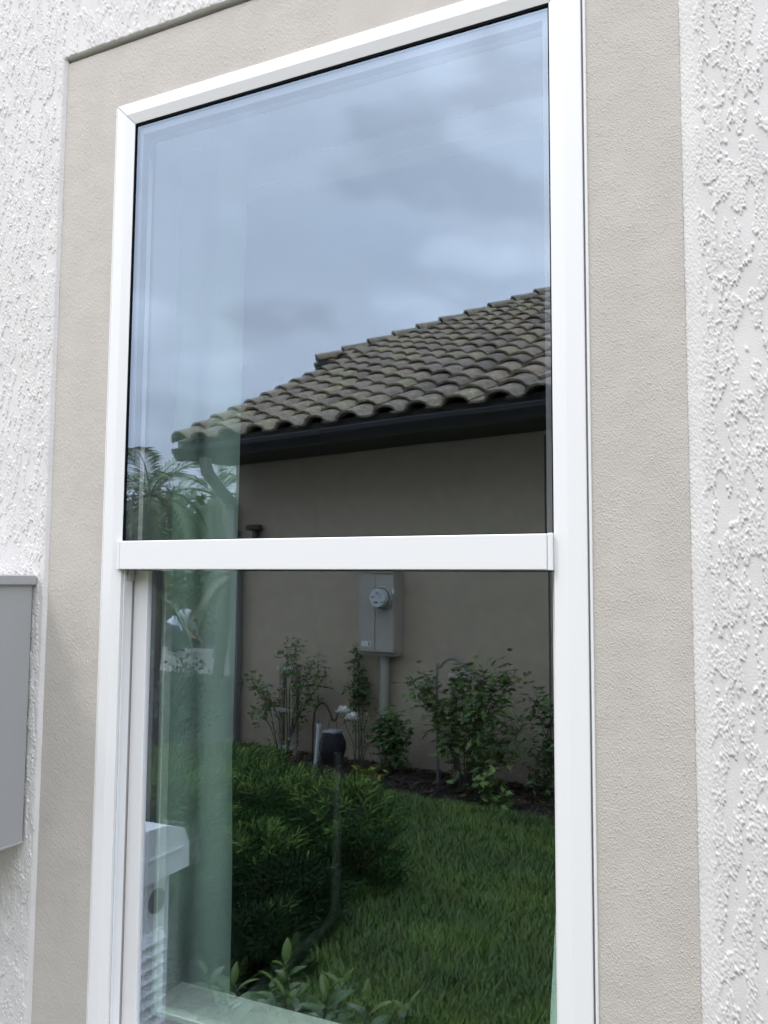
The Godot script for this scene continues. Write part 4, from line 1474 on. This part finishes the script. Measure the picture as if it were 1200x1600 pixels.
func far_things() -> void:
	# clipped hedge beyond the neighbour's corner
	var hx := [[-3.75, 4.55, "leafy ixora shrub close to the neighbour's wall corner"], [-4.35, 4.45, "leafy ixora shrub in the middle of the low hedge past the wall corner"], [-4.95, 4.3, "leafy ixora shrub in front of the bending person"], [-5.6, 4.2, "leafy ixora shrub at the far end of the low hedge past the wall corner"]]
	for s: Array in hx:
		tree("ixora_shrub", s[2], Vector3(s[0], 0, s[1]), 0.88, 0.46, 0.05, 1500, 0.05, Color(0.04, 0.095, 0.035), "shrub", "ixora shrubs past the wall corner")
	var fr := [frond_mesh(1.5, 0.55, Color(0.15, 0.22, 0.07), 0.36), frond_mesh(1.6, 0.75, Color(0.17, 0.25, 0.07), 0.38), frond_mesh(1.4, 0.9, Color(0.13, 0.19, 0.06), 0.34)]
	var dry := [frond_mesh(1.3, 1.2, Color(0.26, 0.24, 0.13), 0.4), frond_mesh(1.4, 1.05, Color(0.16, 0.19, 0.07), 0.38)]
	palm("feathery palm with an arching crown, farthest from the downspout in the upper pane", Vector3(-6.85, 0, 8.0), 2.75, fr, 15, 1.0)
	palm("low feathery palm with drooping fronds near the bending person", Vector3(-5.6, 0, 6.0), 1.35, fr, 14, 0.8)
	palm("feathery palm with its crown right beside the downspout", Vector3(-6.75, 0, 9.4), 2.85, fr, 15, 1.0)
	palm("palm with dry hanging fronds tight against the neighbour's corner", Vector3(-5.75, 0, 8.8), 1.5, dry, 12, 0.8)
	tree("garden_tree", "dense green tree behind the palms", Vector3(-12.4, 0, 16.0), 3.3, 2.0, 0.5, 9000, 0.2, Color(0.085, 0.16, 0.05))
	tree("garden_tree", "dense green tree behind the palms beside the driveway's far edge", Vector3(-15.0, 0, 16.6), 3.4, 2.3, 0.5, 9000, 0.21, Color(0.09, 0.17, 0.05))
	tree("garden_tree", "loose green tree nearest the pale house", Vector3(-8.6, 0, 11.9), 2.9, 1.0, 0.4, 4000, 0.14, Color(0.10, 0.17, 0.055))
	tree("garden_shrub", "bright yellow green shrub behind the driveway", Vector3(-11.6, 0, 14.6), 1.7, 0.9, 0.05, 2600, 0.09, Color(0.13, 0.19, 0.035), "shrub", "")
	tree("garden_tree", "broad dark tree far behind all the palms", Vector3(-17.5, 0, 20.0), 3.9, 3.6, 0.6, 9000, 0.3, Color(0.075, 0.14, 0.045))
	var ph := thing("pale_house", "cream house wall just past the neighbour's corner", "house", Vector3(-8.6, 0, 13.5))
	put("wall", boxed(Vector3(-0.9, -0.1, 0.0), Vector3(6.0, 2.7, 6.0)), M.cream_wall, ph)
	var rr := MB.new()
	rr.prism([Vector3(-1.3, 2.7, -0.4), Vector3(-1.3, 2.7, 6.4), Vector3(-1.3, 4.2, 3.0)], Vector3(7.7, 0, 0))
	put("roof", rr, M.roof_tile_1, ph)
	put("base_trim", boxed(Vector3(-0.91, -0.1, -0.012), Vector3(6.0, 0.22, -0.001)), M.taupe_stucco, ph)
	var st := thing("garden_light", "small blue shaded light on a thin white stake behind the hedge", "garden light", Vector3(-8.75, 0, 12.1))
	var b := MB.new()
	b.tube([Vector3(0, -0.05, 0), Vector3(0, 0.9, 0)], [0.012, 0.01], 8)
	put("stake", b, M.white_plastic, st)
	b = MB.new()
	b.lathe(Vector3(0, 0.86, 0), [Vector2(0.085, 0.0), Vector2(0.07, 0.06), Vector2(0.03, 0.10), Vector2(0.0, 0.105)], 16)
	put("shade", b, M.blue_paint, st)
	person()

# a person bending forward, one continuous surface by surface nets
func person() -> void:
	var t := thing("person", "person in a white shirt and dark trousers bending down with one arm reaching out", "person", Vector3(-9.95, 0, 12.3))
	# joints: [a, b, radius a, radius b, colour]
	var shirt := Color(0.72, 0.75, 0.80)
	var skin := Color(0.42, 0.26, 0.18)
	var pants := Color(0.05, 0.055, 0.07)
	var shoe := Color(0.03, 0.03, 0.03)
	var J := [
		[Vector3(-0.10, 0.52, 0.02), Vector3(0.24, 0.72, 0.0), 0.150, 0.165, shirt],      # trunk, bent forward to +x
		[Vector3(0.24, 0.72, 0.0), Vector3(0.34, 0.74, 0.0), 0.10, 0.058, shirt],
		[Vector3(0.32, 0.74, 0.0), Vector3(0.40, 0.74, -0.01), 0.056, 0.052, skin],
		[Vector3(0.44, 0.745, -0.01), Vector3(0.49, 0.70, -0.01), 0.092, 0.078, skin],    # head, face down and forward
		[Vector3(0.575, 0.70, -0.01), Vector3(0.580, 0.69, -0.01), 0.016, 0.014, skin],   # nose
		[Vector3(0.23, 0.72, -0.18), Vector3(0.36, 0.50, -0.22), 0.062, 0.050, shirt],
		[Vector3(0.36, 0.50, -0.22), Vector3(0.56, 0.36, -0.18), 0.043, 0.030, skin],
		[Vector3(0.56, 0.36, -0.18), Vector3(0.64, 0.31, -0.17), 0.032, 0.022, skin],
		[Vector3(0.23, 0.72, 0.18), Vector3(0.30, 0.46, 0.22), 0.062, 0.050, shirt],
		[Vector3(0.30, 0.46, 0.22), Vector3(0.48, 0.28, 0.16), 0.043, 0.030, skin],
		[Vector3(0.48, 0.28, 0.16), Vector3(0.55, 0.22, 0.15), 0.032, 0.022, skin],
		[Vector3(-0.12, 0.50, -0.09), Vector3(0.20, 0.44, -0.15), 0.105, 0.075, pants],
		[Vector3(0.20, 0.44, -0.15), Vector3(-0.02, 0.09, -0.14), 0.068, 0.045, pants],
		[Vector3(-0.02, 0.07, -0.14), Vector3(0.16, 0.035, -0.15), 0.045, 0.036, shoe],
		[Vector3(-0.12, 0.50, 0.09), Vector3(0.16, 0.38, 0.15), 0.105, 0.075, pants],
		[Vector3(0.16, 0.38, 0.15), Vector3(-0.10, 0.09, 0.14), 0.068, 0.045, pants],
		[Vector3(-0.10, 0.07, 0.14), Vector3(0.08, 0.035, 0.15), 0.045, 0.036, shoe]]
	for hand: Array in [[Vector3(0.64, 0.31, -0.17), -1.0], [Vector3(0.55, 0.22, 0.15), 1.0]]:
		for f in 4:
			var q: Vector3 = hand[0] + Vector3(0.0, 0.0, (f - 1.5) * 0.017)
			J.append([q, q + Vector3(0.055 - absf(f - 1.4) * 0.006, -0.035, 0), 0.010, 0.008, skin])
		var th: Vector3 = hand[0] + Vector3(-0.03, 0.0, hand[1] * -0.03)
		J.append([th, th + Vector3(0.045, -0.03, hand[1] * -0.012), 0.010, 0.008, skin])
	var cell := 0.016
	var lo := Vector3(-0.32, -0.02, -0.34)
	var dim := Vector3i(68, 60, 44)
	var field := PackedFloat32Array()
	field.resize(dim.x * dim.y * dim.z)
	field.fill(1.0)
	for e: Array in J:
		var a: Vector3 = e[0]
		var d: Vector3 = e[1] - a
		var dd := d.length_squared()
		var r0: float = e[2]
		var r1: float = e[3]
		var m := maxf(r0, r1) + 0.06
		var mn := ((a.min(e[1]) - Vector3.ONE * m - lo) / cell).floor()
		var mx := ((a.max(e[1]) + Vector3.ONE * m - lo) / cell).ceil()
		var k := 0.035 if r0 > 0.02 else 0.008
		for z in range(maxi(int(mn.z), 0), mini(int(mx.z), dim.z - 1) + 1):
			for y in range(maxi(int(mn.y), 0), mini(int(mx.y), dim.y - 1) + 1):
				for x in range(maxi(int(mn.x), 0), mini(int(mx.x), dim.x - 1) + 1):
					var p := lo + Vector3(x, y, z) * cell
					var s := clampf((p - a).dot(d) / dd, 0.0, 1.0)
					var v := (p - a - d * s).length() - lerpf(r0, r1, s)
					var at := (z * dim.y + y) * dim.x + x
					var o := field[at]
					var h := maxf(k - absf(o - v), 0.0) / k
					field[at] = minf(o, v) - h * h * k * 0.25
	var b := MB.new()
	var ids := {}
	var step := [1, dim.x, dim.x * dim.y]
	for z in dim.z - 1:
		for y in dim.y - 1:
			for x in dim.x - 1:
				var at := (z * dim.y + y) * dim.x + x
				var sum := Vector3.ZERO
				var n := 0
				var mask := 0
				for c in 8:
					if field[at + (c & 1) + ((c >> 1) & 1) * step[1] + (c >> 2) * step[2]] < 0.0:
						mask += 1
				if mask == 0 or mask == 8:
					continue
				for ax in 3:
					for c in 4:
						var off := Vector3i.ZERO
						off[(ax + 1) % 3] = c & 1
						off[(ax + 2) % 3] = c >> 1
						var i0: int = at + off.x + off.y * step[1] + off.z * step[2]
						var f0 := field[i0]
						var f1 := field[i0 + step[ax]]
						if (f0 < 0.0) != (f1 < 0.0):
							var q := Vector3(off)
							q[ax] += f0 / (f0 - f1)
							sum += q
							n += 1
				var p := lo + (Vector3(x, y, z) + sum / n) * cell
				var g := Vector3(field[at + 1] - field[at], field[at + step[1]] - field[at], field[at + step[2]] - field[at])
				ids[at] = b.v.size()
				b.v.append(p)
				b.n.append(g.normalized())
				var best := 9.0
				var col := shirt
				for e: Array in J:
					var a: Vector3 = e[0]
					var d: Vector3 = e[1] - a
					var s := clampf((p - a).dot(d) / d.length_squared(), 0.0, 1.0)
					var v: float = (p - a - d * s).length() - lerpf(e[2], e[3], s)
					if v < best:
						best = v
						col = e[4]
				b.c.append(col)
	for at: int in ids:
		for ax in 3:
			var f0 := field[at]
			var f1 := field[at + step[ax]]
			if (f0 < 0.0) == (f1 < 0.0):
				continue
			var s1: int = step[(ax + 1) % 3]
			var s2: int = step[(ax + 2) % 3]
			if not (ids.has(at - s1) and ids.has(at - s2) and ids.has(at - s1 - s2)):
				continue
			var q := [ids[at], ids[at - s1], ids[at - s1 - s2], ids[at - s2]]
			if f0 < 0.0:
				b.i.append_array(PackedInt32Array([q[0], q[2], q[1], q[0], q[3], q[2]]))
			else:
				b.i.append_array(PackedInt32Array([q[0], q[1], q[2], q[0], q[2], q[3]]))
	put("body", b, M.tinted, t)
	var hat := MB.new()
	hat.col = Color(0.04, 0.045, 0.05)
	hat.ball(Vector3(0.45, 0.775, -0.01), Vector3(0.098, 0.075, 0.092), 8, 14)
	put("cap", hat, M.tinted, t)
	hat = MB.new()
	hat.col = Color(0.55, 0.55, 0.52)
	hat.ball(Vector3(0.53, 0.765, -0.01), Vector3(0.10, 0.010, 0.07), 6, 14)
	put("cap_brim", hat, M.tinted, t)
